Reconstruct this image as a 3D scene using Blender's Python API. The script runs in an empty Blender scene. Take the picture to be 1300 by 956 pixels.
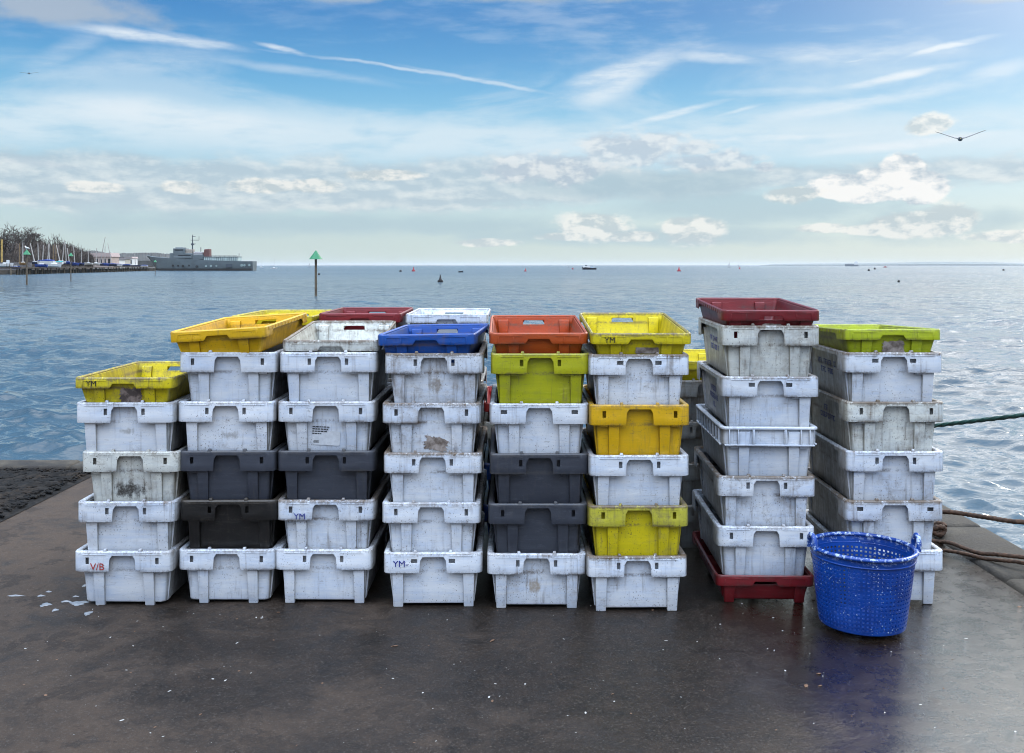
import bpy, bmesh, math, random
import numpy as np
from mathutils import Vector, Matrix
R = math.radians
random.seed(7)
scene = bpy.context.scene
C = scene.collection
F = 1264.0            # focal length in photo pixels (photo is 1300 wide)
CH = 1.61             # camera height above the quay
HZ = 337.0
WZ = -0.70            # water level

def at(px, py, D):
    return Vector(((px-650)/F*D, D, CH-(py-HZ)/F*D))
def onwater(px, py):
    D = (CH-WZ)*F/(py-HZ)
    return Vector(((px-650)/F*D, D, WZ)), D

# ------------------------------------------------------------------ node helper
class S:
    def __init__(s, g, sock): s.g, s.k = g, sock
    def __add__(s, o): return s.g.m('ADD', s, o)
    def __radd__(s, o): return s.g.m('ADD', o, s)
    def __sub__(s, o): return s.g.m('SUBTRACT', s, o)
    def __rsub__(s, o): return s.g.m('SUBTRACT', o, s)
    def __mul__(s, o): return s.g.m('MULTIPLY', s, o)
    def __rmul__(s, o): return s.g.m('MULTIPLY', o, s)
    def __truediv__(s, o): return s.g.m('DIVIDE', s, o)
class G:
    def __init__(g, tree): g.t = tree; g.n = tree.nodes; g.l = tree.links
    def put(g, sock, v):
        if isinstance(v, S): g.l.new(v.k, sock)
        elif isinstance(v, (tuple, list)) and len(v) == 3 and sock.type == 'RGBA': sock.default_value = (*v, 1)
        else: sock.default_value = v
    def m(g, op, a, b=None, c=None, clamp=False):
        n = g.n.new('ShaderNodeMath'); n.operation = op; n.use_clamp = clamp
        g.put(n.inputs[0], a)
        if b is not None: g.put(n.inputs[1], b)
        if c is not None: g.put(n.inputs[2], c)
        return S(g, n.outputs[0])
    def mx(g, a, b): return g.m('MAXIMUM', a, b)
    def mn(g, a, b): return g.m('MINIMUM', a, b)
    def clamp(g, a): return g.m('ADD', a, 0.0, clamp=True)
    def ss(g, x, lo, hi, tlo=0.0, thi=1.0, smooth=True):
        n = g.n.new('ShaderNodeMapRange'); n.interpolation_type = 'SMOOTHSTEP' if smooth else 'LINEAR'
        for i, v in enumerate((x, lo, hi, tlo, thi)): g.put(n.inputs[i], v)
        return S(g, n.outputs[0])
    def mix(g, f, a, b, blend='MIX'):
        n = g.n.new('ShaderNodeMix'); n.data_type = 'RGBA'; n.blend_type = blend
        g.put(n.inputs[0], f); g.put(n.inputs[6], a); g.put(n.inputs[7], b)
        return S(g, n.outputs[2])
    def noise(g, vec, scale=5, detail=4, rough=.5, out=0, dist=0.0):
        n = g.n.new('ShaderNodeTexNoise')
        g.put(n.inputs['Vector'], vec); g.put(n.inputs['Scale'], scale); g.put(n.inputs['Detail'], detail)
        g.put(n.inputs['Roughness'], rough); g.put(n.inputs['Distortion'], dist)
        return S(g, n.outputs[out])
    def voro(g, vec, scale=5, feature='F1', out='Distance', rnd=1.0):
        n = g.n.new('ShaderNodeTexVoronoi'); n.feature = feature
        g.put(n.inputs['Vector'], vec); g.put(n.inputs['Scale'], scale); g.put(n.inputs['Randomness'], rnd)
        return S(g, n.outputs[out])
    def comb(g, x, y, z):
        n = g.n.new('ShaderNodeCombineXYZ')
        for i, v in enumerate((x, y, z)): g.put(n.inputs[i], v)
        return S(g, n.outputs[0])
    def sep(g, v):
        n = g.n.new('ShaderNodeSeparateXYZ'); g.put(n.inputs[0], v)
        return [S(g, n.outputs[i]) for i in range(3)]
    def vm(g, v, scale=(1,1,1), off=(0,0,0)):
        n = g.n.new('ShaderNodeMapping'); g.put(n.inputs[0], v)
        n.inputs['Location'].default_value = off; n.inputs['Scale'].default_value = scale
        return S(g, n.outputs[0])
    def coord(g, kind='Object'):
        n = g.n.new('ShaderNodeTexCoord'); return S(g, n.outputs[kind])
    def geo(g, out): n = g.n.new('ShaderNodeNewGeometry'); return S(g, n.outputs[out])
    def ramp(g, f, stops, interp='LINEAR'):
        n = g.n.new('ShaderNodeValToRGB'); r = n.color_ramp; r.interpolation = interp
        while len(r.elements) < len(stops): r.elements.new(.5)
        for e, (p, c) in zip(r.elements, stops): e.position = p; e.color = (*c, 1)
        g.put(n.inputs[0], f); return S(g, n.outputs[0])
    def bump(g, h, strength=.3, dist=.01, normal=None):
        n = g.n.new('ShaderNodeBump'); g.put(n.inputs['Height'], h)
        g.put(n.inputs['Strength'], strength); g.put(n.inputs['Distance'], dist)
        if normal is not None: g.put(n.inputs['Normal'], normal)
        return S(g, n.outputs[0])

def mat(name):
    m = bpy.data.materials.new(name); m.use_nodes = True
    g = G(m.node_tree); b = m.node_tree.nodes['Principled BSDF']
    return m, g, b
_sc = {}
def simple(name, col, rough=.6, metal=0, var=.25, scale=3.0, bump=0.0):
    if name in _sc: return _sc[name]
    m, g, b = mat(name)
    co = g.coord('Object')
    n = g.noise(co, scale, 5, .6)
    c2 = tuple(max(0, c*(1-var)) for c in col); c1 = tuple(min(1, c*(1+var*.6)) for c in col)
    g.put(b.inputs['Base Color'], g.mix(g.ss(n, .3, .7), c2, c1))
    b.inputs['Roughness'].default_value = rough; b.inputs['Metallic'].default_value = metal
    if bump: g.put(b.inputs['Normal'], g.bump(n, bump, .02))
    _sc[name] = m
    return m
def lin(r, g, b):
    f = lambda c: (c/255/12.92) if c/255 <= .04045 else ((c/255+.055)/1.055)**2.4
    return (f(r), f(g), f(b))

# ------------------------------------------------------------------ object helpers
def tag(o, label=None, cat=None, group=None, kind=None):
    if label: o['label'] = label
    if cat: o['category'] = cat
    if group: o['group'] = group
    if kind: o['kind'] = kind
    return o
def empty(name, loc=(0,0,0), rot=(0,0,0)):
    o = bpy.data.objects.new(name, None); C.objects.link(o)
    o.location = loc; o.rotation_euler = rot; o.empty_display_size = .1
    return o
def link(name, me, m=None, parent=None, loc=(0,0,0), rot=(0,0,0)):
    o = bpy.data.objects.new(name, me); C.objects.link(o)
    o.location = loc; o.rotation_euler = rot
    if parent: o.parent = parent
    if m:
        if not me.materials: me.materials.append(m)
        o.material_slots[0].link = 'OBJECT'; o.material_slots[0].material = m
    return o
def finish(bm, name, smooth=35, solid=None, bevel=None, segs=1, offset=-1, extra=None):
    me = bpy.data.meshes.new(name); bm.to_mesh(me); bm.free()
    if solid or bevel or extra:
        o = bpy.data.objects.new('tmp', me); C.objects.link(o)
        if solid:
            s = o.modifiers.new('s', 'SOLIDIFY'); s.thickness = solid; s.offset = offset
        if bevel:
            s = o.modifiers.new('b', 'BEVEL'); s.width = bevel; s.segments = segs; s.limit_method = 'ANGLE'; s.angle_limit = R(40)
        if extra: extra(o)
        dg = bpy.context.evaluated_depsgraph_get(); dg.update()
        me2 = bpy.data.meshes.new_from_object(o.evaluated_get(dg)); me2.name = name
        bpy.data.objects.remove(o); bpy.data.meshes.remove(me); me = me2
    if smooth:
        for p in me.polygons: p.use_smooth = True
        me.set_sharp_from_angle(angle=R(smooth))
    return me
def hexa(bm, pts):
    """pts: 8 points, bottom 4 ccw then top 4 ccw"""
    v = [bm.verts.new(p) for p in pts]
    for f in ((3,2,1,0), (4,5,6,7), (0,1,5,4), (1,2,6,5), (2,3,7,6), (3,0,4,7)):
        bm.faces.new([v[i] for i in f])
def box(bm, x0, x1, y0, y1, z0, z1):
    hexa(bm, [(x0,y0,z0),(x1,y0,z0),(x1,y1,z0),(x0,y1,z0),(x0,y0,z1),(x1,y0,z1),(x1,y1,z1),(x0,y1,z1)])
def tube(bm, pts, rads, n=8, caps=True, lobes=0, twist=0, up=Vector((0,0,1))):
    rings = []; L = 0; prev = None
    for i, p in enumerate(pts):
        p = Vector(p)
        a = Vector(pts[max(i-1, 0)]); b = Vector(pts[min(i+1, len(pts)-1)])
        t = (b-a).normalized()
        u = up if abs(t.dot(up)) < .95 else Vector((1,0,0))
        s = t.cross(u).normalized(); w = s.cross(t).normalized()
        if prev is not None: L += (p-prev).length
        prev = p
        r = rads[i] if isinstance(rads, (list, tuple)) else rads
        ring = []
        for k in range(n):
            th = 2*math.pi*k/n
            rr = r*(1+.15*math.cos(lobes*(th)-twist*L)) if lobes else r
            ring.append(bm.verts.new(p + (s*math.cos(th)+w*math.sin(th))*rr))
        rings.append(ring)
    for a, b in zip(rings, rings[1:]):
        for k in range(n):
            bm.faces.new((a[k], a[(k+1) % n], b[(k+1) % n], b[k]))
    if caps:
        bm.faces.new(rings[0][::-1]); bm.faces.new(rings[-1])
def cone(bm, c, r0, r1, h, n=20):
    c = Vector(c); tube(bm, [c, c+Vector((0,0,h))], [r0, r1], n)
def _ico():
    bm = bmesh.new(); bmesh.ops.create_icosphere(bm, subdivisions=1, radius=1)
    v = np.array([x.co[:] for x in bm.verts]); f = np.array([[q.index for q in p.verts] for p in bm.faces]); bm.free(); return v, f
ICO = _ico()
def pebbles(name, mats, base=None):
    V_, F_ = ICO; vs = []; fs = []; off = 0
    if base:
        vs.append(base[0]); fs += base[1]; off = len(base[0])
    for M in mats:
        A_ = np.array(M); vs.append(V_ @ A_[:3, :3].T + A_[:3, 3]); fs += (F_+off).tolist(); off += len(V_)
    me = bpy.data.meshes.new(name); me.from_pydata(np.concatenate(vs).tolist(), [], fs); me.update(); return me
def prism(bm, pts2, y0, y1, f=lambda x, z, y: (x, y, z)):
    """closed outline (x,z) extruded in y with real depth"""
    a = [bm.verts.new(f(x, z, y0)) for x, z in pts2]; b = [bm.verts.new(f(x, z, y1)) for x, z in pts2]
    n = len(a)
    for i in range(n): bm.faces.new((a[i], b[i], b[(i+1) % n], a[(i+1) % n]))
    bm.faces.new(a); bm.faces.new(b[::-1])
    bmesh.ops.recalc_face_normals(bm, faces=bm.faces)

# ------------------------------------------------------------------ camera, render
cam = bpy.data.cameras.new('camera'); co_ = bpy.data.objects.new('camera', cam); C.objects.link(co_)
co_.location = (0, 0, CH); co_.rotation_euler = (R(90), 0, 0)
cam.sensor_width = 36; cam.lens = 36*F/1300; cam.shift_y = -(478-HZ)/1300
cam.clip_start = .1; cam.clip_end = 60000
scene.camera = co_
scene.render.engine = 'CYCLES'
scene.view_settings.view_transform = 'Standard'; scene.view_settings.look = 'None'
scene.view_settings.exposure = 0; scene.view_settings.gamma = 1
scene.cycles.use_denoising = True
try: scene.cycles.denoiser = 'OPENIMAGEDENOISE'
except Exception: pass
scene.cycles.max_bounces = 5; scene.cycles.diffuse_bounces = 1; scene.cycles.glossy_bounces = 3
scene.cycles.use_adaptive_sampling = True; scene.cycles.adaptive_threshold = .02
scene.cycles.pixel_filter_type = 'BLACKMAN_HARRIS'; scene.cycles.filter_width = 1.05
scene.cycles.caustics_reflective = False; scene.cycles.caustics_refractive = False
scene.cycles.sample_clamp_indirect = 6

# ------------------------------------------------------------------ sky
SUN_AZ, SUN_EL = R(43), R(30)       # to the right of the view, over the water
w = bpy.data.worlds.new('World'); scene.world = w; w.use_nodes = True
g = G(w.node_tree); bg = w.node_tree.nodes['Background']
sky = g.n.new('ShaderNodeTexSky'); sky.sky_type = 'NISHITA'; sky.sun_disc = False
sky.sun_elevation = SUN_EL; sky.sun_rotation = SUN_AZ; sky.air_density = 1.0; sky.dust_density = 1.2; sky.ozone_density = 2
d = g.coord('Generated'); dx, dy, dz = g.sep(d)
U = g.m('ARCTAN2', dx, dy); V = g.m('ARCSINE', dz)
def A(px, py):
    u = math.atan((px-650)/F); v = math.atan((HZ-py)/math.hypot(F, px-650)); return u, v
UV = g.comb(U, V, 0.0)
vy = lambda py: math.atan((HZ-py)/F)
vmax = vy(-420)
stops = [(-900, (104,150,196)), (-400, (122,170,212)), (-90, (84,150,206)), (20, (62,140,206)), (70, (84,160,217)), (110, (110,182,228)), (150, (138,201,235)),
         (200, (172,215,236)), (250, (192,222,233)), (295, (200,222,225)), (337, (206,224,218))]
VM = vy(-900)
grad = g.ramp(g.ss(V, 0, VM, 0, 1, False), sorted([(max(0, vy(y))/VM, lin(*c)) for y, c in stops]))
# whiter towards the sun side
side = g.ss(U, 0, .6)
grad = g.mix(side*.16, grad, lin(205,226,240))
nish = g.mix(1.0, S(g, sky.outputs[0]), (.1,.1,.1), 'MULTIPLY')
base = g.mix(.85, nish, grad)
warp = g.noise(UV, 7, 5, .55) - .5
warp2 = g.noise(UV, 30, 4, .6) - .5
fib = g.noise(g.vm(UV, (14, 70, 1)), 1, 7, .62)          # fibres of the high cloud
fib2 = g.noise(g.vm(UV, (5, 16, 1), (3.1, .7, 0)), 1, 6, .6, dist=.6)
col = base
white = lin(232,242,248)
# broad veil of cirrus
veil = g.ss(V, vy(185), vy(140)) * g.ss(V, vy(55), vy(130))
veilm = g.clamp(veil * g.ss(fib2, .38, .62) * .36)
high = g.ss(V, vy(140), vy(60)) * g.ss(fib2*.6 + fib*.4, .47, .66) * g.ss(U, -.35, .3, .25, .65)
col = g.mix(g.clamp(veilm + high*.5), col, white)
band = g.ss(g.m('ABSOLUTE', V - vy(178) + warp*.03 + U*.01), .035, .005) * g.ss(fib2*.5+fib*.5, .26, .55) * .85
col = g.mix(band, col, lin(218,235,245))
def tmap(vec, loc, rot, sc):
    n = g.n.new('ShaderNodeMapping'); n.vector_type = 'TEXTURE'; g.put(n.inputs[0], vec)
    n.inputs['Location'].default_value = (*loc, 0); n.inputs['Rotation'].default_value = (0, 0, rot); n.inputs['Scale'].default_value = (*sc, 1)
    l = g.n.new('ShaderNodeVectorMath'); l.operation = 'LENGTH'; g.l.new(n.outputs[0], l.inputs[0])
    return S(g, l.outputs['Value'])
WUV = g.comb(U + warp*.010, V + warp*.016 + warp2*.003, 0.0)
def streak(p0, p1, w0, w1, s, soft=1.0, bend=0.0):
    (u0, v0), (u1, v1) = A(*p0), A(*p1)
    L = math.hypot(u1-u0, v1-v0)
    e = tmap(WUV, ((u0+u1)/2, (v0+v1)/2), math.atan2(v1-v0, u1-u0), (L*.56, max(w0, w1)*1.15))
    return g.ss(e, 1.0, .15, 0.0, s)
P = 1/F
sts = [((50,25),(320,62),9*P,7*P,.85), ((180,34),(330,66),7*P,5*P,.6), ((320,52),(398,73),4*P,4*P,.75), ((300,58),(660,105),2.5*P,2.5*P,.5), ((500,82),(725,122),3*P,3.5*P,.55),
       ((20,95),(150,32),9*P,16*P,.3), ((695,118),(880,66),16*P,12*P,.85), ((830,72),(1000,76),7*P,9*P,.6), ((715,138),(850,74),20*P,16*P,.7), ((845,62),(1290,66),9*P,14*P,.45),
       ((770,165),(935,125),5*P,4*P,.8), ((1030,118),(1240,78),6*P,6*P,.85), ((1115,82),(1280,42),5*P,5*P,.85), ((1065,78),(1115,68),2.*P,2.*P,.7),
       ((900,162),(1300,92),8*P,10*P,.6), ((1000,200),(1300,165),6*P,8*P,.7), ((40,130),(200,147),2*P,3*P,.5),
       ((-20,120),(420,165),14*P,22*P,.6), ((0,95),(330,60),16*P,22*P,.25), ((-20,200),(110,216),6*P,5*P,.7), ((1200,110),(1330,70),8*P,12*P,.5), ((905,150),(970,132),3*P,3*P,.5), ((860,182),(1120,168),5*P,5*P,.6), ((250,70),(520,112),7*P,5*P,.35), ((880,120),(1100,112),6*P,5*P,.4)]
acc = None
for s_ in sts:
    k = streak(*s_); acc = k if acc is None else g.mx(acc, k)
col = g.mix(g.clamp(acc*g.ss(fib, .3, .62, .35, 1.0)), col, lin(236,244,250))
# cumulus and stratocumulus
NV = g.vm(UV, (1, 1.7, 1))
n1 = g.noise(NV, 26, 9, .58); n1s = g.noise(g.vm(UV, (1,1.7,1), (-.004,-.010,0)), 26, 9, .58)
n2 = g.noise(g.vm(UV, (1, 2.6, 1), (1.3,.4,0)), 13, 8, .6); n2s = g.noise(g.vm(UV, (1, 2.6, 1), (1.3-.006,.4-.014,0)), 13, 8, .6)
def blobs(lst):
    acc = None
    for px, py, rx, ry in lst:
        e = tmap(UV, A(px, py), 0, (rx/F, ry/F))
        acc = e if acc is None else g.mn(acc, e)
    return 1.0 - acc
mb = 1.0 - g.m('ABSOLUTE', (V - vy(234) - U*.010 + warp*.022 + warp2*.006)*(F/38)) - g.ss(U, -.02, .22)*.45
db = g.ss(mb*1.1 + (n2-.5)*1.35, -.08, .42)
rel = g.clamp((n2-n2s)*6 + (n1-.5)*1.2 + .30)
col = g.mix(db*.74, col, g.mix(rel*1.0, lin(184,201,213), lin(226,232,234)))
gre = blobs([(800,235,230,30), (960,262,260,34), (1180,285,170,30), (420,285,420,22), (820,300,330,20), (1090,240,120,18)])
dg_ = g.ss(gre*1.1 + (n2-.5)*1.3, .05, .8)
col = g.mix(dg_*.62, col, lin(172,198,210))
mid = blobs([(800,188,95,30), (700,214,120,30), (900,205,90,18), (660,215,50,26), (880,190,40,15), (970,212,20,10)])
dm = g.ss(mid*.9 + (n1-.5)*1.5, .12, .5)
col = g.mix(dm*.7, col, g.mix(g.clamp((n1-n1s)*8+.4), lin(186,200,214), lin(232,236,238)))
cum = blobs([(1110,240,92,20), (1146,220,36,28), (1166,238,38,26), (1066,236,46,16), (1120,228,34,18)])
dc = g.ss(cum*1.5 + (n1-.5)*1.25, .08, .34)
col = g.mix(dc*.96, col, g.mix(g.clamp((n1-n1s)*6+.62+cum*.35), lin(190,205,216), lin(250,250,248)))
low = blobs([(1183,158,36,15), (1010,246,44,14), (878,292,52,24), (752,288,66,24), (1205,275,40,26), (1150,286,50,20), (790,300,70,9), (720,300,50,8), (1190,280,44,20), (1120,292,60,8), (1040,290,40,8), (620,308,50,7), (1280,300,60,9), (230,238,34,10), (335,236,60,12), (120,238,40,8), (395,236,40,12), (490,222,60,10)])
dl = g.ss(low*1.25 + (n1-.5)*1.6, .08, .5)
col = g.mix(dl*.75, col, g.mix(g.clamp((n1-n1s)*8+.55), lin(196,208,212), lin(248,247,241)))
topc = blobs([(60,10,190,34), (640,-8,150,16), (840,-10,200,14), (1290,-6,80,10), (420,-8,130,14)])
dt = g.ss(topc*.9 + (n2-.5)*1.4, .1, .7)
col = g.mix(dt*.85, col, lin(176,190,206))
# glare of thin cloud in front of the sun
sd = (math.sin(SUN_AZ)*math.cos(SUN_EL), math.cos(SUN_AZ)*math.cos(SUN_EL), math.sin(SUN_EL))
def vdot(v):
    n = g.n.new('ShaderNodeVectorMath'); n.operation = 'DOT_PRODUCT'; g.l.new(d.k, n.inputs[0]); n.inputs[1].default_value = v
    return S(g, n.outputs['Value'])
dot = vdot(sd)
gl = g.clamp(g.m('POWER', g.mx(dot, 0.0), 30.0))
GLC = (2.7,2.6,2.45)
col = g.mix(gl, col, GLC)
col = g.mix(g.ss(V, -.002, -.05), col, lin(90,110,120))
# unseen sky overhead and behind the camera: bright cloud added as fill light
cl = g.noise(d, 3.2, 4, .6)
fill_cloud = g.mix(g.ss(cl, .42, .62), lin(166,194,230), lin(242,244,250))
lift = g.ss(V, R(16), R(58), .14, 1.0)*6.2
sc2 = g.n.new('ShaderNodeVectorMath'); sc2.operation = 'SCALE'; g.l.new(fill_cloud.k, sc2.inputs[0]); g.put(sc2.inputs['Scale'], lift)
back = g.ss(dy, .45, -.1)
over = g.ss(V, R(24), R(46))
rest = g.mix(g.clamp(g.mx(over*.62, back)), base, S(g, sc2.outputs[0]))
rest = g.mix(g.ss(vdot((math.sin(R(33))*math.cos(R(28)), math.cos(R(33))*math.cos(R(28)), math.sin(R(28)))), .90, .97), rest, (3.3,3.3,3.3))
rest = g.mix(gl, rest, GLC)
rest = g.mix(g.ss(V, -.002, -.05), rest, lin(60,66,70))
def bgnode(c):
    v = g.n.new('ShaderNodeVectorMath'); v.operation = 'SCALE'; g.l.new(c.k, v.inputs[0]); v.inputs['Scale'].default_value = 10
    q = g.n.new('ShaderNodeBackground'); g.l.new(v.outputs[0], q.inputs['Color']); q.inputs['Strength'].default_value = .1
    return q
b1, b2 = bgnode(col), bgnode(rest)
win = g.clamp(g.ss(g.m('ABSOLUTE', U), .62, .74) + g.ss(V, .263, .295) + g.ss(V, -.06, -.08))
mxs = g.n.new('ShaderNodeMixShader'); g.put(mxs.inputs[0], win); g.l.new(b1.outputs[0], mxs.inputs[1]); g.l.new(b2.outputs[0], mxs.inputs[2])
g.n.remove(bg); g.l.new(mxs.outputs[0], [n for n in g.n if n.type == 'OUTPUT_WORLD'][0].inputs['Surface'])
w.cycles.sampling_method = 'MANUAL'; w.cycles.sample_map_resolution = 1024

sl = bpy.data.lights.new('sun', 'SUN'); so = bpy.data.objects.new('sun', sl); C.objects.link(so)
sl.energy = 1.4; sl.angle = R(10); sl.color = (1.0, .93, .82)
so.rotation_euler = Vector(sd).to_track_quat('Z', 'Y').to_euler(); so.location = (20, 20, 20)

# ------------------------------------------------------------------ water
def make_water():
    rs = [6.0]
    while rs[-1] < 190: rs.append(rs[-1]*1.0045)
    n_fine = len(rs)
    while rs[-1] < 30000: rs.append(rs[-1]*1.035)
    rs = np.array(rs)
    az = np.concatenate([np.linspace(R(-179), R(-56), 30), np.linspace(R(-55), R(55), 500), np.linspace(R(56), R(179), 30)])
    RR, AZ = np.meshgrid(rs, az, indexing='ij')
    X = RR*np.sin(AZ); Y = RR*np.cos(AZ)
    rng = np.random.default_rng(3)
    Z = np.zeros_like(X); DX = np.zeros_like(X); DY = np.zeros_like(X)
    cell = np.maximum(RR*.0045, .004*RR)
    for i in range(110):
        lam = .17*(4.2/.17)**(rng.random()**1.3)
        k = 2*math.pi/lam
        th = R(205) + rng.normal()*R(34)       # waves run towards the quay, a little to the right
        kx, ky = k*math.sin(th), k*math.cos(th)
        a = .0068*lam**.52 * (1.0 if lam < 1.4 else .62)
        ph = rng.random()*6.283
        # gusts modulate the amplitude over space
        m = .75+.5*np.sin(X*.05*rng.random()+Y*.045*rng.random()+rng.random()*6)
        fade = np.clip((lam/(cell)-2.2)/3, 0, 1)
        arg = kx*X + ky*Y + ph
        aa = a*fade*m
        Z += aa*np.cos(arg)
        DX += -aa*.8*math.sin(th)*np.sin(arg); DY += -aa*.8*math.cos(th)*np.sin(arg)
    X2 = X+DX; Y2 = Y+DY
    co = np.stack([X2, Y2, Z], -1).reshape(-1, 3)
    nr, nc = RR.shape
    idx = np.arange(nr*nc).reshape(nr, nc)
    q = np.stack([idx[:-1, :-1], idx[1:, :-1], idx[1:, 1:], idx[:-1, 1:]], -1).reshape(-1, 4)[:, ::-1]
    # last azimuth gap closed behind the camera
    q2 = np.stack([idx[:-1, -1], idx[1:, -1], idx[1:, 0], idx[:-1, 0]], -1)[:, ::-1]
    q = np.concatenate([q, q2])
    me = bpy.data.meshes.new('water')
    me.vertices.add(len(co)); me.vertices.foreach_set('co', co.ravel())
    me.loops.add(q.size); me.loops.foreach_set('vertex_index', q.ravel().astype(np.int32))
    me.polygons.add(len(q)); me.polygons.foreach_set('loop_start', np.arange(0, q.size, 4, dtype=np.int32))
    me.polygons.foreach_set('use_smooth', np.ones(len(q), dtype=bool))
    me.update(); me.validate()
    return me
m, g, b = mat('sea_water')
pos = g.geo('Position'); px_, py_, pz_ = g.sep(pos)
dist = g.m('SQRT', px_*px_ + py_*py_)
h1 = g.noise(g.vm(pos, (1.6, 2.6, 1)), 1, 5, .55)
h2 = g.noise(g.vm(pos, (7, 11, 1), (4, 1, 0)), 1, 4, .55)
h3 = g.noise(g.vm(pos, (.22, .42, 1), (9, 1, 0)), 1, 5, .55)
far = g.ss(dist, 25, 160)
hgt = h1*.34 + h2*.06*g.ss(dist, 120, 20) + h3*1.3*far
gust = g.noise(g.vm(pos, (.012, .05, 1)), 1, 4, .6)
g.put(b.inputs['Normal'], g.bump(hgt, g.ss(dist, 8, 70, .15, 1.0)*g.ss(gust, .3, .7, .7, 1.15), 1.0))
g.put(b.inputs['Base Color'], g.mix(g.ss(gust, .35, .65), (.034,.060,.078), (.056,.090,.110)))
g.put(b.inputs['Roughness'], g.ss(dist, 10, 300, .04, .2)); b.inputs['IOR'].default_value = 1.333
wo = link('water', make_water(), m, loc=(0, 0, WZ)); tag(wo, 'choppy blue grey sea reaching the horizon', kind='structure')

# ------------------------------------------------------------------ quay
m_conc, g, b = mat('wet_concrete')
pos = g.geo('Position'); X_, Y_, Z_ = g.sep(pos)
nA = g.noise(pos, 1.1, 8, .66, dist=.2); nB = g.noise(pos, 9, 10, .74); nC = g.noise(pos, 90, 5, .65); nD = g.noise(pos, 3.4, 10, .70, dist=.35)
speck = g.ss(g.voro(pos, 55), .09, .03) * g.ss(g.noise(pos, 7, 3, .6), .52, .62)
grit = g.ss(g.voro(pos, 210), .25, .1)
dry = g.ss(nA*.6 + nD*.4 - (X_+1.0)*.045, .45, .58)         # driest on the left
colr = g.mix(g.ss(nB, .3, .72), (.005,.0030,.0018), (.026,.0158,.0094))
colr = g.mix(dry*.75, colr, g.mix(nB, (.021,.0135,.0090), (.108,.074,.051)))
colr = g.mix(grit*.25*dry, colr, (.24,.21,.19))
colr = g.mix(g.ss(nD, .56, .6)*g.ss(nD, .66, .6)*.5, colr, (.02,.016,.014))
cr = g.ss(g.voro(g.mix(.06, pos, g.noise(pos, 3, 4, .6, out=1)), .9, 'DISTANCE_TO_EDGE'), .006, .001)
agg = g.voro(pos, 130, out='Color')
colr = g.mix(g.ss(g.sep(agg)[0], .55, 1.0)*g.ss(nC, .45, .6)*.5, colr, (.10,.082,.066))
colr = g.mix(g.ss(nD*.6+nB*.4, .535, .55)*.38, colr, (.010,.0065,.0045))
colr = g.mix(cr*.22, colr, (.015,.013,.012))
colr = g.mix(speck*.8, colr, (.45,.44,.42))
g.put(b.inputs['Base Color'], colr)
wetx = g.ss(X_ + (nA-.5)*.9 + (nD-.5)*.5, .75, 1.35)
pud = g.ss(nA*.4 + nD*.35 + nB*.25 + wetx*.10, .56, .62) * (1.0-dry*.8)
wet = g.clamp(pud*.30 + g.ss(X_, -2.2, -.4)*(1.0-dry)*.12 + wetx*g.ss(nD, .66, .56, .45, 1.0))
g.put(b.inputs['Roughness'], g.clamp(.60 + dry*.25 - wet*.32 + (nB-.5)*.34))
b.inputs['IOR'].default_value = 1.38
hh = nB*.5 + nC*.35 + grit*.15
g.put(b.inputs['Normal'], g.bump(hh, g.clamp(1.0-wet*.6)*.9, .010, g.bump(nD, .7, .012)))
g.put(b.inputs['Coat Weight'], g.clamp(wet*.95)); g.put(b.inputs['Coat Roughness'], g.ss(nB*.5+nD*.5, .42, .62, .03, .14) + (1.0-wetx)*.16); b.inputs['Coat IOR'].default_value = 1.5
g.put(b.inputs['Coat Normal'], g.bump(nD*.35+nB*.45+nC*.45, g.ss(nB*.5+nD*.5, .42, .62, .22, .60), .008))

m_cope, g, b = mat('coping_stone')
pos = g.geo('Position')
nB = g.noise(pos, 5, 8, .65); nC = g.noise(pos, 60, 4, .6)
g.put(b.inputs['Base Color'], g.mix(g.ss(nB, .35, .68), (.028,.024,.020), (.085,.074,.058)))
g.put(b.inputs['Roughness'], g.ss(nB, .3, .7, .6, .95)); b.inputs['IOR'].default_value = 1.3; g.put(b.inputs['Normal'], g.bump(nB*.6+nC*.4, .9, .02))

def slab(name, x0, x1, y0, y1, z0, z1, m, bev=.02, label=None):
    bm = bmesh.new(); box(bm, x0, x1, y0, y1, z0, z1)
    me = finish(bm, name, bevel=bev, segs=3); return tag(link(name, me, m), label, kind='structure')
slab('quay', -40, 2.50, -15, 7.83, -4, 0, m_conc, .004, 'wet brown concrete quay under the crates')
bm = bmesh.new()
for i in range(24):      # coping blocks along the right edge
    y0 = 8.1-1.0-i*1.0
    box(bm, 2.505, 2.90, y0+.004, y0+.996, -4, .018)
link('quay_edge', finish(bm, 'quay_edge', bevel=.045, segs=4), m_cope)['kind'] = 'structure'
bm = bmesh.new()
for i in range(42):
    x1 = 2.50-i*1.0
    box(bm, x1-.996, x1-.004, 7.835, 8.12, -4, .03)
link('back_kerb', finish(bm, 'back_kerb', bevel=.03, segs=3), m_cope)['kind'] = 'structure'

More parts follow.
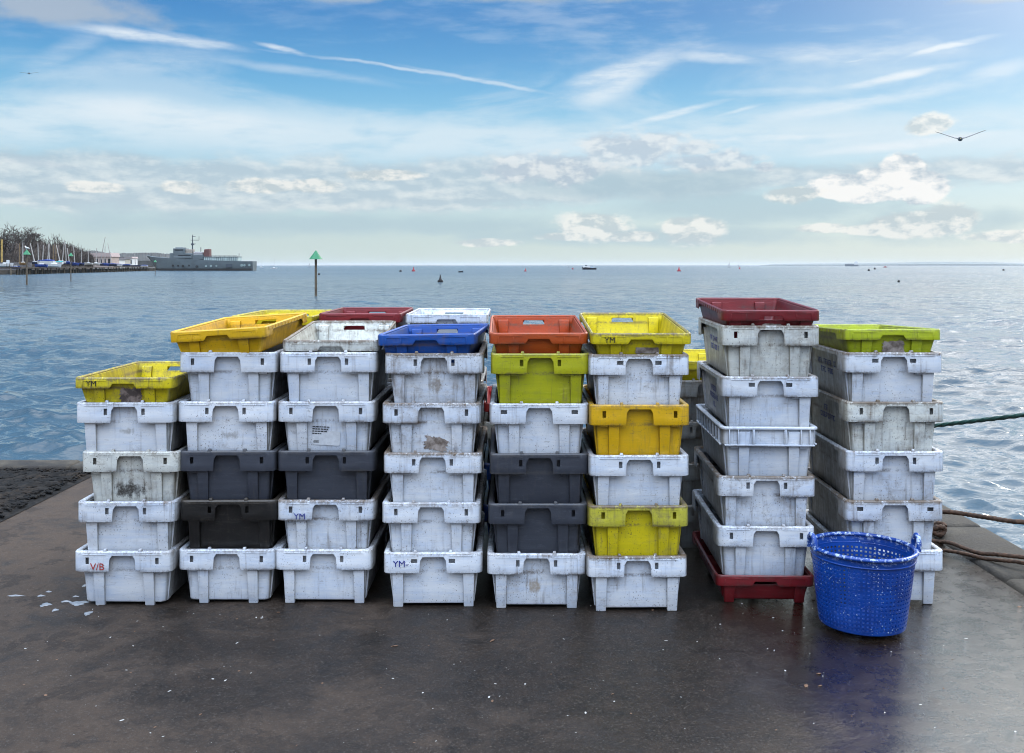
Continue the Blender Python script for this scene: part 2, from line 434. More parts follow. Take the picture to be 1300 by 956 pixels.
# dark weed and gravel bed on the left
def gravel():
    rng = np.random.default_rng(5)
    nx, ny = 120, 90
    x0, x1, y0, y1 = -7.5, -3.2, 3.5, 7.80
    vs = []; fs = []
    for i in range(nx+1):
        for j in range(ny+1):
            x = x0+(x1-x0)*i/nx; y = y0+(y1-y0)*j/ny
            edge = min(1, (x1-x)*6, (y1-y)*8)
            vs.append((x + (rng.random()-.5)*.02*edge, y, .004 + max(0, edge)*(.010+.02*rng.random())))
    for i in range(nx):
        for j in range(ny):
            q = i*(ny+1)+j; fs.append([q, q+ny+1, q+ny+2, q+1])
    ms = []
    for k in range(9000):
        x = x0+(x1-x0)*math.sqrt(rng.random()); y = y0+(y1-y0)*rng.random(); s = .006+.016*rng.random()**2
        if x > x1-.03: continue
        ms.append(Matrix.Translation((x, y, .022)) @ Matrix.Rotation(rng.random()*6, 4, 'Z') @ Matrix.Diagonal((s*(1+1.5*rng.random()), s*(.5+.5*rng.random()), s*.6, 1)))
    return pebbles('gravel', ms, (np.array(vs), fs))
m_grav, g, b = mat('dark_gravel')
pos = g.geo('Position'); n = g.noise(pos, 22, 6, .7); n2_ = g.noise(pos, 3, 4, .6)
g.put(b.inputs['Base Color'], g.mix(g.ss(n, .35, .7), (.004,.004,.004), g.mix(g.ss(n2_, .45, .65), (.022,.020,.018), (.04,.03,.022))))
g.put(b.inputs['Roughness'], g.ss(n, .3, .7, .75, .95)); b.inputs['IOR'].default_value = 1.25
tag(link('gravel', gravel(), m_grav), 'dark wet gravel bed along the left quay edge', kind='stuff')

# small litter on the concrete: fish scales, shell chips, splinters
def litter(name, n, area, smin, smax, m, seed, label, flat=.3):
    rng = random.Random(seed); ms = []
    for k in range(n):
        x, y = area(rng); s = smin+(smax-smin)*rng.random()**2.5
        M = Matrix.Translation((x, y, s*flat*.45)) @ Matrix.Rotation(rng.random()*6.3, 4, 'Z') @ Matrix.Rotation((rng.random()-.5)*.6, 4, 'X') @ Matrix.Diagonal((s*(1+rng.random()*1.2), s*(.6+.5*rng.random()), s*flat, 1))
        ms.append(M)
    o = link(name, pebbles(name, ms), m); return tag(o, label, kind='stuff')
m_scale = simple('pale_scrap', (.55,.54,.50), .35)
m_leafy = simple('brown_scrap', (.16,.085,.045), .7)
litter('fish_scraps', 260, lambda r: (-3.1+5.3*r.random(), 2.9+1.9*r.random()), .001, .0048, m_scale, 4, 'scattered pale fish scale scraps on the wet concrete')
litter('shell_bits', 60, lambda r: (-3.0+5.4*r.random(), 3.2+1.6*r.random()), .003, .010, m_leafy, 9, 'brown splinters and leaf scraps scattered on the quay', .22)

# melting ice left beside the first stack
def ice():
    bm = bmesh.new(); rng = random.Random(12)
    for (px, py, rx, ry) in [(58,768,.05,.05),(70,775,.03,.03),(100,766,.085,.06),(112,779,.035,.05),(84,764,.05,.022),(52,757,.04,.015),(108,744,.03,.03),(120,752,.02,.02),(20,757,.09,.012),(62,752,.03,.01),(96,758,.035,.012)]:
        D = CH*F/(py-HZ); c = at(px, py, D)
        n = 44; ring = [];
        top = bm.verts.new((c.x, c.y, .009))
        for k in range(n):
            a = 6.283*k/n; q = .72+.16*math.sin(3*a+px)+.10*math.sin(7*a+py)+.05*rng.random()
            ring.append(bm.verts.new((c.x+rx*.62*q*math.cos(a), c.y+ry*.7*q*math.sin(a), .0015)))
        for k in range(n): bm.faces.new((top, ring[k], ring[(k+1) % n]))
    return finish(bm, 'melting_ice', smooth=80)
m_ice, g, b = mat('ice_white'); g.put(b.inputs['Base Color'], g.mix(g.noise(g.geo('Position'), 40, 4, .6), (.09,.085,.08), (.34,.36,.38))); b.inputs['Roughness'].default_value = .25
tag(link('melting_ice', ice(), m_ice), 'patches of melting ice beside the leftmost stack', kind='stuff')

# ------------------------------------------------------------------ crates
def plastic(name, base, dirt=.4, spk=.5, seed=0, dcol=(.12,.085,.055), tint=None, stain=None, H=.265, topdirt=.5, rough=.42, scuff=None):
    m, g, b = mat(name)
    oc = g.coord('Object'); x, y, z = g.sep(oc)
    co = g.vm(oc, (1,1,1), (seed*1.37, seed*2.11, seed*.73))
    big = g.noise(co, 5, 5, .62, dist=.4); med = g.noise(co, 19, 9, .74); fine = g.noise(co, 95, 6, .72)
    stk = g.noise(g.vm(co, (55, 55, 3.5)), 1, 5, .65)
    hor = g.noise(g.vm(co, (4, 4, 60)), 1, 4, .6)
    c0 = tuple(c*.80 for c in base) if tint is None else tint
    c = g.mix(g.ss(big*.6+hor*.4, .35, .68), base, c0)
    # scuffing of the surface
    sc = g.ss(g.noise(g.vm(co, (12, 12, 60)), 1, 8, .75, dist=.6), .54, .66)
    c = g.mix(sc*.30, c, scuff or tuple(min(1, q*1.25+.05) for q in base))
    # grime film, drips, specks
    film = g.ss(big*.4+med*.6, .60-.14*dirt, .76-.12*dirt)
    scr = g.ss(g.m('ABSOLUTE', g.noise(g.vm(co, (3.5, 3.5, 46), (5,1,2)), 1, 3, .55) - .5), .010, .002) * g.ss(med, .47, .56)
    drip = g.ss(stk, .58-.09*dirt, .70) * g.ss(big, .36, .6)
    nz = g.sep(g.geo('Normal'))[2]
    top = g.ss(z, H-.03, H-.002) * topdirt
    rimline = g.ss(fine*.5+med*.5 + top*.16, .50, .66) * top
    lowflap = g.ss(g.m('ABSOLUTE', z-(H-.095 if H > .2 else H-.052)), .014, .0) * g.ss(fine*.45+big*.55, .46, .58) * min(1, .35+dirt*.8)
    blot = g.ss(g.noise(co, 11, 7, .72, dist=.9), .63-.07*dirt, .73) * g.ss(fine, .35, .6)
    clus = g.ss(g.noise(co, 9, 3, .5), .50-.14*spk, .70-.1*spk)
    sp = g.ss(g.voro(g.vm(co, (1,1,.7)), 95), .20+.06*spk, .08) * clus
    sp2 = g.ss(g.noise(g.vm(co, (1,1,1), (7,7,7)), 120, 4, .7), .66-.05*spk, .72)*g.ss(med, .42, .6)
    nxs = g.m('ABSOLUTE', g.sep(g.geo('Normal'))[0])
    c = g.mix(g.ss(nxs, .6, .95)*g.ss(med*.6+stk*.4, .34, .60, .4, 1)*(.62+.3*dirt), c, (base[0]*.26, base[1]*.235, base[2]*.19))  # side faces: brown soiling, with the shade of the gaps darkened in
    c = g.mix(g.clamp(film*.8*dirt), c, tuple(.45*a+.55*q*1.4 for a, q in zip(base, dcol)))
    c = g.mix(g.clamp(drip*.62*dirt+rimline*.95+scr*.34), c, tuple(q*1.15 for q in dcol))
    c = g.mix(g.clamp(lowflap*.8+blot*.7*min(1, dirt+.15)), c, tuple(q*1.0 for q in dcol))
    c = g.mix(g.clamp((sp*.8+sp2*.6)*min(1, .3+spk)), c, tuple(q*.5 for q in dcol))
    if stain:
        sx, sz, rx, rz, scol, samt, sgn = stain
        ex = (x-sx)*(1/rx); ez = (z-sz)*(1/rz)
        e = 1.0 - g.m('SQRT', ex*ex+ez*ez) + (med-.5)*2.2 + (stk-.5)*1.4
        sm = g.ss(e, .1, .75) * g.ss(y*sgn, .2, .3) * g.ss(fine, .3, .55, .4, 1)
        c = g.mix(g.clamp(sm*samt), c, scol)
    g.put(b.inputs['Base Color'], c)
    g.put(b.inputs['Roughness'], g.clamp(rough + film*.2 + (fine-.5)*.25))
    g.put(b.inputs['Normal'], g.bump(fine*.5+sc*.3+med*.4, .22, .004))
    return m

W_, L_, HF = .465, .80, .265
RAD = .034
def columns(sx, sy, arc=6):
    cols = []
    for side, ss_ in ((0, sx), (1, sy), (2, [-s for s in sx]), (3, [-s for s in sy])):
        for s in ss_: cols.append((side, s, None))
        for k in range(1, arc): cols.append((side, None, k/arc))
    return cols
def cpos(col, hx, hy, r, sxm, sym):
    side, s, t = col
    if s is not None:
        if side in (0, 2):
            if abs(s) >= sxm: s = math.copysign(hx-r, s)
            return (s, -hy) if side == 0 else (-s if False else s*1.0, hy)
        if abs(s) >= sym: s = math.copysign(hy-r, s)
        return (hx, s) if side == 1 else (-hx, s)
    a = {0: -90, 1: 0, 2: 90, 3: 180}[side] + 90*t
    cx, cy = {0: (hx-r, -hy+r), 1: (hx-r, hy-r), 2: (-hx+r, hy-r), 3: (-hx+r, -hy+r)}[side]
    return (cx+r*math.cos(R(a)), cy+r*math.sin(R(a)))
def wrap(bm, cols, rows, skip=lambda c0, c1, j: False, sxm=1, sym=1):
    """rows: list of (hx, hy, r, zfun(col))"""
    grid = []
    for hx, hy, r, zf in rows:
        grid.append([bm.verts.new((*cpos(c, hx, hy, r, sxm, sym), zf(c))) for c in cols])
    n = len(cols)
    for j in range(len(rows)-1):
        for i in range(n):
            k = (i+1) % n
            if skip(cols[i], cols[k], j): continue
            bm.faces.new((grid[j][i], grid[j][k], grid[j+1][k], grid[j+1][i]))
    return grid

def make_rim(H, depth, notch, kind):
    """kind: slot | square | window | tray"""
    hx, hy = W_/2, L_/2
    nh = .061
    so = {'slot': (.0080, .029, .060), 'square': (.0145, .030, .049)}.get(kind)
    sx = [-.19]
    xs = {-nh-.003, -nh+.001, -nh+.012, nh-.012, nh-.001, nh+.003, 0}
    if so:
        for c in (.088, .165):
            for q in (-1, 1): xs |= {q*c-so[0], q*c+so[0]}
    sx = [-.19]+sorted(xs)+[.19]
    sy = [-.37, -.285, -.281, -.270, -.1, .1, .270, .281, .285, .37]
    cols = columns(sx, sy)
    sidedepth = .024
    def bot(c):
        side, s, t = c
        if kind == 'window': return H-depth
        if s is None: return H-depth
        if side in (0, 2):
            a = abs(s)
            if a > nh: return H-depth
            if a > nh-.005: return H-notch-.017
            return H-notch
        a = abs(s)
        if a > .283: return H-depth
        if a > .275: return H-sidedepth-.012
        return H-sidedepth
    def zz(f):
        def q(c):
            b_ = bot(c)
            if so and b_ < H-.08: return H - so[1 if f else 2]
            return b_ + (H-.006-b_)*(.66 if f else .33)
        return q
    def skip(c0, c1, j):
        if not so or j != 1: return False
        if c0[0] in (0, 2) and c0[1] is not None and c1[1] is not None and c0[0] == c1[0]:
            mid = abs((c0[1]+c1[1])/2); wd = abs(c1[1]-c0[1])
            tgt = .165 if c0[0] == 0 else .088          # slots sit outboard on one end, inboard on the other
            return abs(mid-tgt) < .002 and wd < so[0]*2.2
        return False
    inset = .012 if kind == 'window' else 0
    fl = .0125 if kind == 'tray' else .028
    bm = bmesh.new()
    rows = [(hx-inset, hy-inset, RAD, bot), (hx-inset, hy-inset, RAD, zz(False)), (hx-inset, hy-inset, RAD, zz(True)),
            (hx-inset*0, hy, RAD, lambda c: H-.006), (hx-.005, hy-.005, RAD-.004, lambda c: H),
            (hx-fl+.006, hy-fl+.006, RAD-.010, lambda c: H-.001), (hx-fl+.0015, hy-fl+.0015, RAD-.011, lambda c: H-.006), (hx-fl, hy-fl, RAD-.012, lambda c: H-.020)]
    if kind == 'window':
        rows.insert(3, (hx-inset, hy-inset, RAD, lambda c: H-.014)); rows.insert(4, (hx, hy, RAD, lambda c: H-.0135))
    wrap(bm, cols, rows, skip, .19, .37)
    def extra(o): pass
    me0 = finish(bm, 'tmp', smooth=None, solid=.004)
    bm = bmesh.new(); bm.from_mesh(me0); bpy.data.meshes.remove(me0)
    zb = H-depth
    if kind == 'window':
        box(bm, -hx+.02, hx-.02, -hy-.001, -hy+.011, zb-.004, zb+.004); box(bm, -hx+.02, hx-.02, hy-.011, hy+.001, zb-.004, zb+.004)
        for s in (-1, 1):
            xx = s*hx; box(bm, min(xx, xx-s*.012)-.001*(s > 0)*-1, max(xx, xx-s*.012), -hy+.04, hy-.04, zb-.004, zb+.004)
            for yy in np.linspace(-.33, .33, 9): box(bm, min(xx, xx-s*.012), max(xx, xx-s*.012), yy-.003, yy+.003, zb, H-.012)
        for xx in (-.19, -.148, -.078, -.072, .072, .078, .148, .19):
            for s in (-1, 1):
                box(bm, xx-.0028, xx+.0028, min(s*hy, s*hy-s*.012), max(s*hy, s*hy-s*.012), zb, H-.012)
    else:
        for s in (-1, 1):
            # lugs standing beside the notch, and a moulded line along the flap
            for xx in ((-.083, .083) if kind != 'tray' else ()):
                hexa(bm, [(xx-.009, s*(hy-.012)-.010, H-.003), (xx+.009, s*(hy-.012)-.010, H-.003), (xx+.009, s*(hy-.012)+.010, H-.003), (xx-.009, s*(hy-.012)+.010, H-.003),
                          (xx-.006, s*(hy-.012)-.007, H+.009), (xx+.006, s*(hy-.012)-.007, H+.009), (xx+.006, s*(hy-.012)+.007, H+.009), (xx-.006, s*(hy-.012)+.007, H+.009)])
            for q in (-1, 1):
                x0, x1 = sorted((q*.078, q*.186))
                box(bm, x0, x1, min(s*hy, s*hy+s*.0016), max(s*hy, s*hy+s*.0016), H-.0175, H-.0145)
            if kind == 'tray':
                for xx in (-.19, -.118, .118, .19):
                    box(bm, xx-.0022, xx+.0022, min(s*hy, s*hy+s*.002), max(s*hy, s*hy+s*.002), zb+.002, H-.019)
                for yy in np.linspace(-.34, .34, 13):
                    box(bm, min(s*hx, s*hx+s*.002), max(s*hx, s*hx+s*.002), yy-.002, yy+.002, H-.024+.001, H-.006)
    bmesh.ops.recalc_face_normals(bm, faces=bm.faces)
    return finish(bm, 'rim', smooth=32, bevel=.0019, segs=2)

IT, IB = .027, .042         # body inset below the rim and at the base
ITT, IBT = .013, .040       # the same for the shallow trays
def make_body(H, tray=False):
    hx, hy = W_/2, L_/2
    sx = [-.16, -.058, .058, .16]; sy = [-.34, -.2, 0, .2, .34]
    cols = columns(sx, sy)
    zb = .012; ztop = H-.012
    it, ib = (ITT, IBT) if tray else (IT, IB)
    def ins(z): return it + (ib-it)*(ztop-z)/(ztop-zb)
    zs = [ztop, H-.028, H-.050, zb+.012, zb+.003]
    if not tray: zs = [ztop, H-.035, H-.060, H-.10, (H-.1+zb)/2, zb+.012, zb+.003]
    rows = []
    for z in zs:
        rr = RAD-.012
        i = ins(z) + (.003 if z == zs[-1] else 0)
        rows.append((hx-i, hy-i, rr, (lambda zv: (lambda c: zv))(z)))
    def skip(c0, c1, j):
        # hand opening high in both end walls
        if j != 1: return False
        return c0[0] in (0, 2) and c1[0] == c0[0] and c0[1] is not None and c1[1] is not None and abs(c0[1]+c1[1]) < 1e-6 and tray and c0[0] == 2
    bm = bmesh.new()
    grid = wrap(bm, cols, rows[::-1], lambda a, b_, j: skip(a, b_, len(rows)-2-j), .16, .34)
    bm.faces.new(grid[0][::-1])
    me0 = finish(bm, 'tmp', smooth=None, solid=.0035)
    bm = bmesh.new(); bm.from_mesh(me0); bpy.data.meshes.remove(me0)
    d_ = .095 if not tray else .055
    if not tray:
        for s in (-1, 1):       # moulded ledges just under the skirt
            for q in (-1, 1):
                x0, x1 = sorted((q*.145, q*.183)) if s < 0 else sorted((q*.103, q*.14))
                y0, y1 = s*(hy-.040), s*(hy-.014)
                box(bm, x0, x1, min(y0, y1), max(y0, y1), H-d_-.010, H-d_+.012)
        # side wall stiffeners near the corners
        for s in (-1, 1):
            for yy in (-.31, .31):
                hexa(bm, [(s*(hx-IB-.004)-.006, yy-.02, .016), (s*(hx-IB-.004)+.006, yy-.02, .016), (s*(hx-IB-.004)+.006, yy+.02, .016), (s*(hx-IB-.004)-.006, yy+.02, .016),
                          (s*(hx-.026)-.01, yy-.026, H-.05), (s*(hx-.026)+.01, yy-.026, H-.05), (s*(hx-.026)+.01, yy+.026, H-.05), (s*(hx-.026)-.01, yy+.026, H-.05)])
    bmesh.ops.recalc_face_normals(bm, faces=bm.faces)
    return finish(bm, 'body', smooth=32, bevel=.0012)
def make_rib(H, s, xc, wd):
    hy = L_/2; bm = bmesh.new()
    wt, wb = wd/2, wd/2*.80
    zt = H-.024
    yo_t, yo_b, yi_t, yi_b = s*(hy-.0045), s*(hy-.0335), s*(hy-.038), s*(hy-.055)
    pts = [(xc-wb, yi_b, 0), (xc+wb, yi_b, 0), (xc+wb, yo_b, 0), (xc-wb, yo_b, 0), (xc-wt, yi_t, zt), (xc+wt, yi_t, zt), (xc+wt, yo_t, zt), (xc-wt, yo_t, zt)]
    hexa(bm, pts); bmesh.ops.recalc_face_normals(bm, faces=bm.faces)
    return finish(bm, 'foot', smooth=32, bevel=.005, segs=2)
HT = .14
RIMS = {'slot': make_rim(HF, .095, .021, 'slot'), 'square': make_rim(HF, .095, .021, 'square'), 'window': make_rim(HF, .088, .02, 'window'), 'tray': make_rim(HT, .052, .030, 'tray')}
BODY = {'full': make_body(HF), 'tray': make_body(HT, True)}
RIBS = {}
for nm, H in (('full', HF), ('tray', HT)):
    RIBS[nm] = [make_rib(H, -1, -.118, .056), make_rib(H, -1, .118, .056), make_rib(H, 1, -.166, .058), make_rib(H, 1, .166, .058)]

def textmesh(txt, size, shear=0):
    cu = bpy.data.curves.new('t', 'FONT'); cu.body = txt; cu.size = size; cu.extrude = .0004; cu.shear = shear; cu.offset = 0
    o = bpy.data.objects.new('t', cu); C.objects.link(o)
    dg = bpy.context.evaluated_depsgraph_get(); dg.update()
    me = bpy.data.meshes.new_from_object(o.evaluated_get(dg)); bpy.data.objects.remove(o)
    return me
def ragged(w, h, seed, rag=.12, n=44):
    rng = random.Random(seed); pts = []
    for k in range(n):
        a = 2*math.pi*k/n; cx, cy = math.cos(a), math.sin(a)
        q = 1/max(abs(cx), abs(cy))
        q *= 1-rag*rng.random()
        pts.append((cx*q*w/2, cy*q*h/2))
    bm = bmesh.new()
    a = [bm.verts.new((x, y, 0)) for x, y in pts]; bm.faces.new(a)
    r = bmesh.ops.extrude_face_region(bm, geom=bm.faces[:]); 
    for v in r['geom']:
        if isinstance(v, bmesh.types.BMVert): v.co.z += .0006
    bmesh.ops.recalc_face_normals(bm, faces=bm.faces)
    return finish(bm, 'label', smooth=None)

RED_INK = simple('red_ink', (.45,.03,.02), .5, var=.4, scale=60)
BLUE_INK = simple('blue_ink', (.015,.025,.25), .5, var=.4, scale=60)
BLACK_INK = simple('black_ink', (.015,.015,.02), .5, var=.4, scale=60)
m_paper, g, b = mat('worn_paper')
pc = g.coord('Object'); g.put(b.inputs['Base Color'], g.mix(g.ss(g.noise(pc, 22, 6, .62), .45, .62), (.075,.055,.048), (.26,.20,.17))); b.inputs['Roughness'].default_value = .8
m_label = simple('paper_label', (.62,.64,.66), .6, var=.12, scale=40)
m_brownlab, g, b = mat('torn_brown_label')
pc = g.coord('Object'); g.put(b.inputs['Base Color'], g.mix(g.ss(g.noise(pc, 24, 6, .62), .35, .68), (.12,.09,.07), (.42,.36,.32))); b.inputs['Roughness'].default_value = .75

def put_mark(root, name, me, m, x, z, flip, H, on='rim', proud=.0021, tilt=0):
    """flat marking on the end that faces the camera; x to the right as seen, z height on the crate"""
    hy = L_/2; s = -1 if not flip else 1
    inset = 0
    it, ib = (IT, IB) if H > .2 else (ITT, IBT)
    if on == 'body': inset = it + (ib-it)*((H-.012)-z)/(H-.024)
    sl_ = math.atan((ib-it)/(H-.024)) if on == 'body' else 0
    y = s*(hy-inset+proud)
    o = link(name, me, m, root)
    Mx = Matrix.Translation((x if not flip else -x, y, z)) @ Matrix.Rotation(0 if not flip else math.pi, 4, 'Z') @ Matrix.Rotation(R(90)+sl_, 4, 'X') @ Matrix.Rotation(tilt, 4, 'Z')
    o.matrix_local = Mx
    return o
def side_print(root, z, flip, H, lines, seed, left=True):
    """worn stencilled print on the long side wall, too worn to read; one mesh per line"""
    rng = random.Random(seed)
    hx = W_/2; sl_ = math.atan((IB-IT)/(H-.024))
    for li, ln in enumerate(lines):
        bm = bmesh.new(); x = -ln/2; zc = z-li*.042
        while x < ln/2:
            wch = .016+.010*rng.random(); hch = .027; k = rng.randrange(4)
            x1 = min(x+wch, ln/2+.01)
            # one closed letter-like outline: comb shapes joined to a base line so the line stays one piece
            box(bm, x, x+.0055, 0, .0006, 0, hch)
            if k != 1: box(bm, x+.0053, x1, 0, .0006, hch-.005, hch)
            if k != 2: box(bm, x+.0053, x1-.002, 0, .0006, hch*.42, hch*.42+.003)
            if k > 1: box(bm, x+.0053, x1, 0, .0006, 0, .005)
            x += wch + .009 + (.026 if rng.random() < .18 else 0)
        if not bm.faces: continue
        me = finish(bm, 'printed_text', smooth=None)
        ins = IT+(IB-IT)*((H-.012)-zc)/(H-.024)
        sx = -1 if not flip else 1
        o = link('printed_text', me, BLUE_INK, root)
        o.matrix_local = Matrix.Translation((sx*(hx-ins+.0025), 0, zc)) @ Matrix.Rotation(-R(90) if not flip else R(90), 4, 'Z') @ Matrix.Rotation(sl_, 4, 'X')

WHITE = (.80,.82,.84); COOL = (.62,.68,.78); CREAM = (.70,.70,.62)
PAL = {
 'white': dict(base=WHITE, tint=(.60,.68,.80)), 'cream': dict(base=(.72,.72,.64), tint=(.55,.58,.57)),
 'grey': dict(base=(.052,.058,.074), tint=(.038,.042,.056), dcol=(.08,.075,.07), scuff=(.10,.11,.13)), 'black': dict(base=(.012,.011,.010), tint=(.008,.007,.007), dcol=(.05,.04,.03), scuff=(.04,.035,.03)),
 'lime': dict(base=(.48,.47,.008), tint=(.38,.40,.008)), 'yellow': dict(base=(.76,.43,.004), tint=(.68,.40,.005)), 'lemon': dict(base=(.72,.58,.008), tint=(.62,.52,.010)),
 'red': dict(base=(.21,.010,.014), tint=(.15,.009,.013), dcol=(.07,.04,.035)), 'brightred': dict(base=(.38,.014,.014), tint=(.28,.012,.012), dcol=(.07,.04,.035)), 'blue': dict(base=(.006,.085,.38), tint=(.005,.065,.30)),
 'orange': dict(base=(.52,.085,.012), tint=(.42,.06,.012)), 'green': dict(base=(.48,.54,.012), tint=(.38,.46,.010)), 'dun': dict(base=(.36,.36,.34), tint=(.27,.28,.28)), 'mustard': dict(base=(.50,.46,.06), tint=(.56,.52,.02))}  # grey of the back-row crates: gap shade put into white plastic's colour
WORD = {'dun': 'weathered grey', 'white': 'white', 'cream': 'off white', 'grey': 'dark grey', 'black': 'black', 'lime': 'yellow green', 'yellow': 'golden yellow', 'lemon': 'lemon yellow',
        'red': 'dark red', 'brightred': 'red', 'blue': 'blue', 'orange': 'orange', 'green': 'lime green', 'mustard': 'mustard yellow'}
cnt = [0]
def crate(colour, px0, px1, z0, D, face='A', kind='slot', tray=False, dirt=.4, spk=.5, label='', stain=None, yaw=0, roll=0, pitch=0, group='stacked fish crates on the quay', topdirt=.6, dy=0, parts_mat=None, cat=None):
    cnt[0] += 1; seed = cnt[0]
    H = HT if tray else HF
    flip = face == 'B'
    cx = ((px0+px1)/2-650)/F*D
    root = empty('fish_tray' if tray else 'fish_crate', (cx, D+L_/2+dy, z0))
    rng = random.Random(seed*31)
    root.rotation_mode = 'XYZ'
    yw = R(yaw) + R(rng.uniform(-.9, .9))
    Mx = Matrix.Translation(root.location) @ Matrix.Rotation(R(pitch), 4, 'X') @ Matrix.Rotation(R(roll), 4, 'Y') @ Matrix.Rotation(yw + (math.pi if flip else 0), 4, 'Z')
    root.matrix_local = Mx
    tag(root, label, cat or ('tray' if tray else 'crate'), group)
    p = PAL[colour]
    dirt = min(1, dirt+.18); spk = min(1, spk+.15)
    st = None
    if stain:
        sx, sz, rx, rz, sc_, am = stain
        st = (sx if not flip else -sx, sz, rx, rz, sc_, am, (-1 if not flip else 1))
    base = p['base']; j = rng.uniform(.86, 1.05)
    kw = dict(tint=tuple(q*j for q in p['tint']), seed=seed*1.7, H=H, dirt=dirt, spk=spk, stain=st, topdirt=topdirt)
    if 'dcol' in p: kw['dcol'] = p['dcol']
    if 'scuff' in p: kw['scuff'] = p['scuff']
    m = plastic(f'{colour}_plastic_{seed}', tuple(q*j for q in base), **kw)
    mr = m
    if parts_mat: 
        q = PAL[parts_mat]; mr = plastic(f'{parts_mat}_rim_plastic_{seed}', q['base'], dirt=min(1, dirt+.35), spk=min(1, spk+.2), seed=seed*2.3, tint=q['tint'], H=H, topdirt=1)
    t = 'tray' if tray else 'full'
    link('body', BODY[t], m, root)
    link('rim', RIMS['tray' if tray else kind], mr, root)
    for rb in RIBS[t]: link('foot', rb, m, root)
    root['_f'] = 1 if flip else 0
    return root

BR = (.07,.045,.025); DK = (.03,.025,.02)
ST = ['leftmost stack', 'second stack from the left', 'third stack from the left', 'fourth stack from the left', 'fifth stack from the left', 'sixth stack from the left', 'stack left of the blue basket', 'rightmost stack']
P_ = .2335
def zr(i): return .0 + i*P_
# stack 1
D1 = 4.68
c = crate('white', 93, 220, zr(0), D1, 'A', dirt=.25, spk=.35, label='white crate lettered V/B in red at the foot of the leftmost stack')
put_mark(c, 'lettering', textmesh('V/B', .046), RED_INK, -.150, HF-.087, False, HF)
crate('white', 94, 222, zr(1), D1, 'B', dirt=.5, spk=.8, label='white crate with black specks directly on the V/B lettered crate')
crate('cream', 101, 226, zr(2), D1+.01, 'A', dirt=.85, spk=.6, label='grimy off white crate with a dark mould patch in the leftmost stack', stain=(-.01, .075, .10, .055, DK, .95))
crate('white', 92, 220, zr(3), D1, 'B', dirt=.45, spk=.3, label='greyish white crate directly under the yellow YM tray', stain=(.0, .125, .05, .02, (.2,.18,.15), .6))
c = crate('lemon', 91, 220, zr(4)+.012, D1-.02, 'A', tray=True, dirt=.75, spk=.7, label='lemon yellow tray lettered YM with torn label on the leftmost stack', topdirt=.8)
put_mark(c, 'lettering', textmesh('YM', .036), BLACK_INK, -.172, HT-.041, False, HT)
put_mark(c, 'torn_label', ragged(.115, .082, 3, .25), m_paper, .028, .052, False, HT, 'body', .004)
# stack 2
D2 = 4.71
crate('white', 225, 351, zr(0), D2, 'A', dirt=.4, spk=.35, label='white crate at the foot of the second stack from the left')
crate('black', 226, 350, zr(1), D2, 'B', dirt=.5, spk=.4, label='black crate near the bottom of the second stack, the only black one', topdirt=.9)
crate('grey', 223, 350, zr(2), D2, 'A', dirt=.3, spk=.3, label='dark grey crate lying directly on the black crate')
crate('white', 223, 350, zr(3), D2, 'B', dirt=.65, spk=.8, label='dirty white crate between dark grey crate and clean white one, second stack', stain=(.01, .10, .08, .03, (.25,.22,.18), .6))
crate('white', 223, 354, zr(4), D2, 'A', dirt=.35, spk=.3, label='bluish white crate directly under the tilted golden yellow tray')
crate('yellow', 222, 343, zr(5)+.018, D2-.02, 'A', tray=True, dirt=.25, spk=.2, roll=-3.6, pitch=2.0, yaw=-3, label='tilted golden yellow tray on the second stack from the left', topdirt=.3)
# stack 3
D3 = 4.71
crate('white', 348, 475, zr(0), D3, 'B', dirt=.3, spk=.7, label='white crate at the foot of the third stack from the left')
c = crate('white', 350, 478, zr(1), D3, 'A', dirt=.6, spk=.8, label='white crate lettered YM in blue below a dark grey crate', topdirt=.9)
put_mark(c, 'lettering', textmesh('YM', .040), BLUE_INK, -.150, HF-.089, False, HF)
crate('grey', 350, 478, zr(2), D3, 'B', dirt=.3, spk=.35, label='dark grey crate in the third stack from the left, above the YM crate')
c = crate('white', 351, 478, zr(3), D3, 'A', dirt=.45, spk=.4, label='white crate with a paper label, lying on a dark grey crate')
def paper_label(c, flip, x, z):
    put_mark(c, 'paper_label', ragged(.135, .070, 8, .03), m_label, x, z-.018, flip, HF, 'body', .0022, R(-3))
    bm = bmesh.new(); rng = random.Random(2)
    for li in range(4):
        xx = -.066; 
        while xx < .015-li*.012:
            w0 = .006+.008*rng.random(); box(bm, xx, xx+w0, -.002+.043-li*.011, .0025+.043-li*.011, 0, .0005); xx += w0+.003
    for k in range(5): box(bm, -.058+k*.005, -.0552+k*.005, -.034, -.022, 0, .0005)
    put_mark(c, 'label_print', finish(bm, 'label_print', smooth=None), BLACK_INK, x, z-.008, flip, HF, 'body', .0036, R(-3))
paper_label(c, False, -.005, .105)
crate('white', 351, 480, zr(4), D3, 'B', dirt=.3, spk=.3, label='clean bluish white crate directly under the grimy off white tray')
crate('cream', 357, 480, zr(5)-.027, D3+.02, 'A', tray=True, dirt=1.0, spk=.7, pitch=3.6, label='grimy off white tray on top of the third stack', topdirt=1)
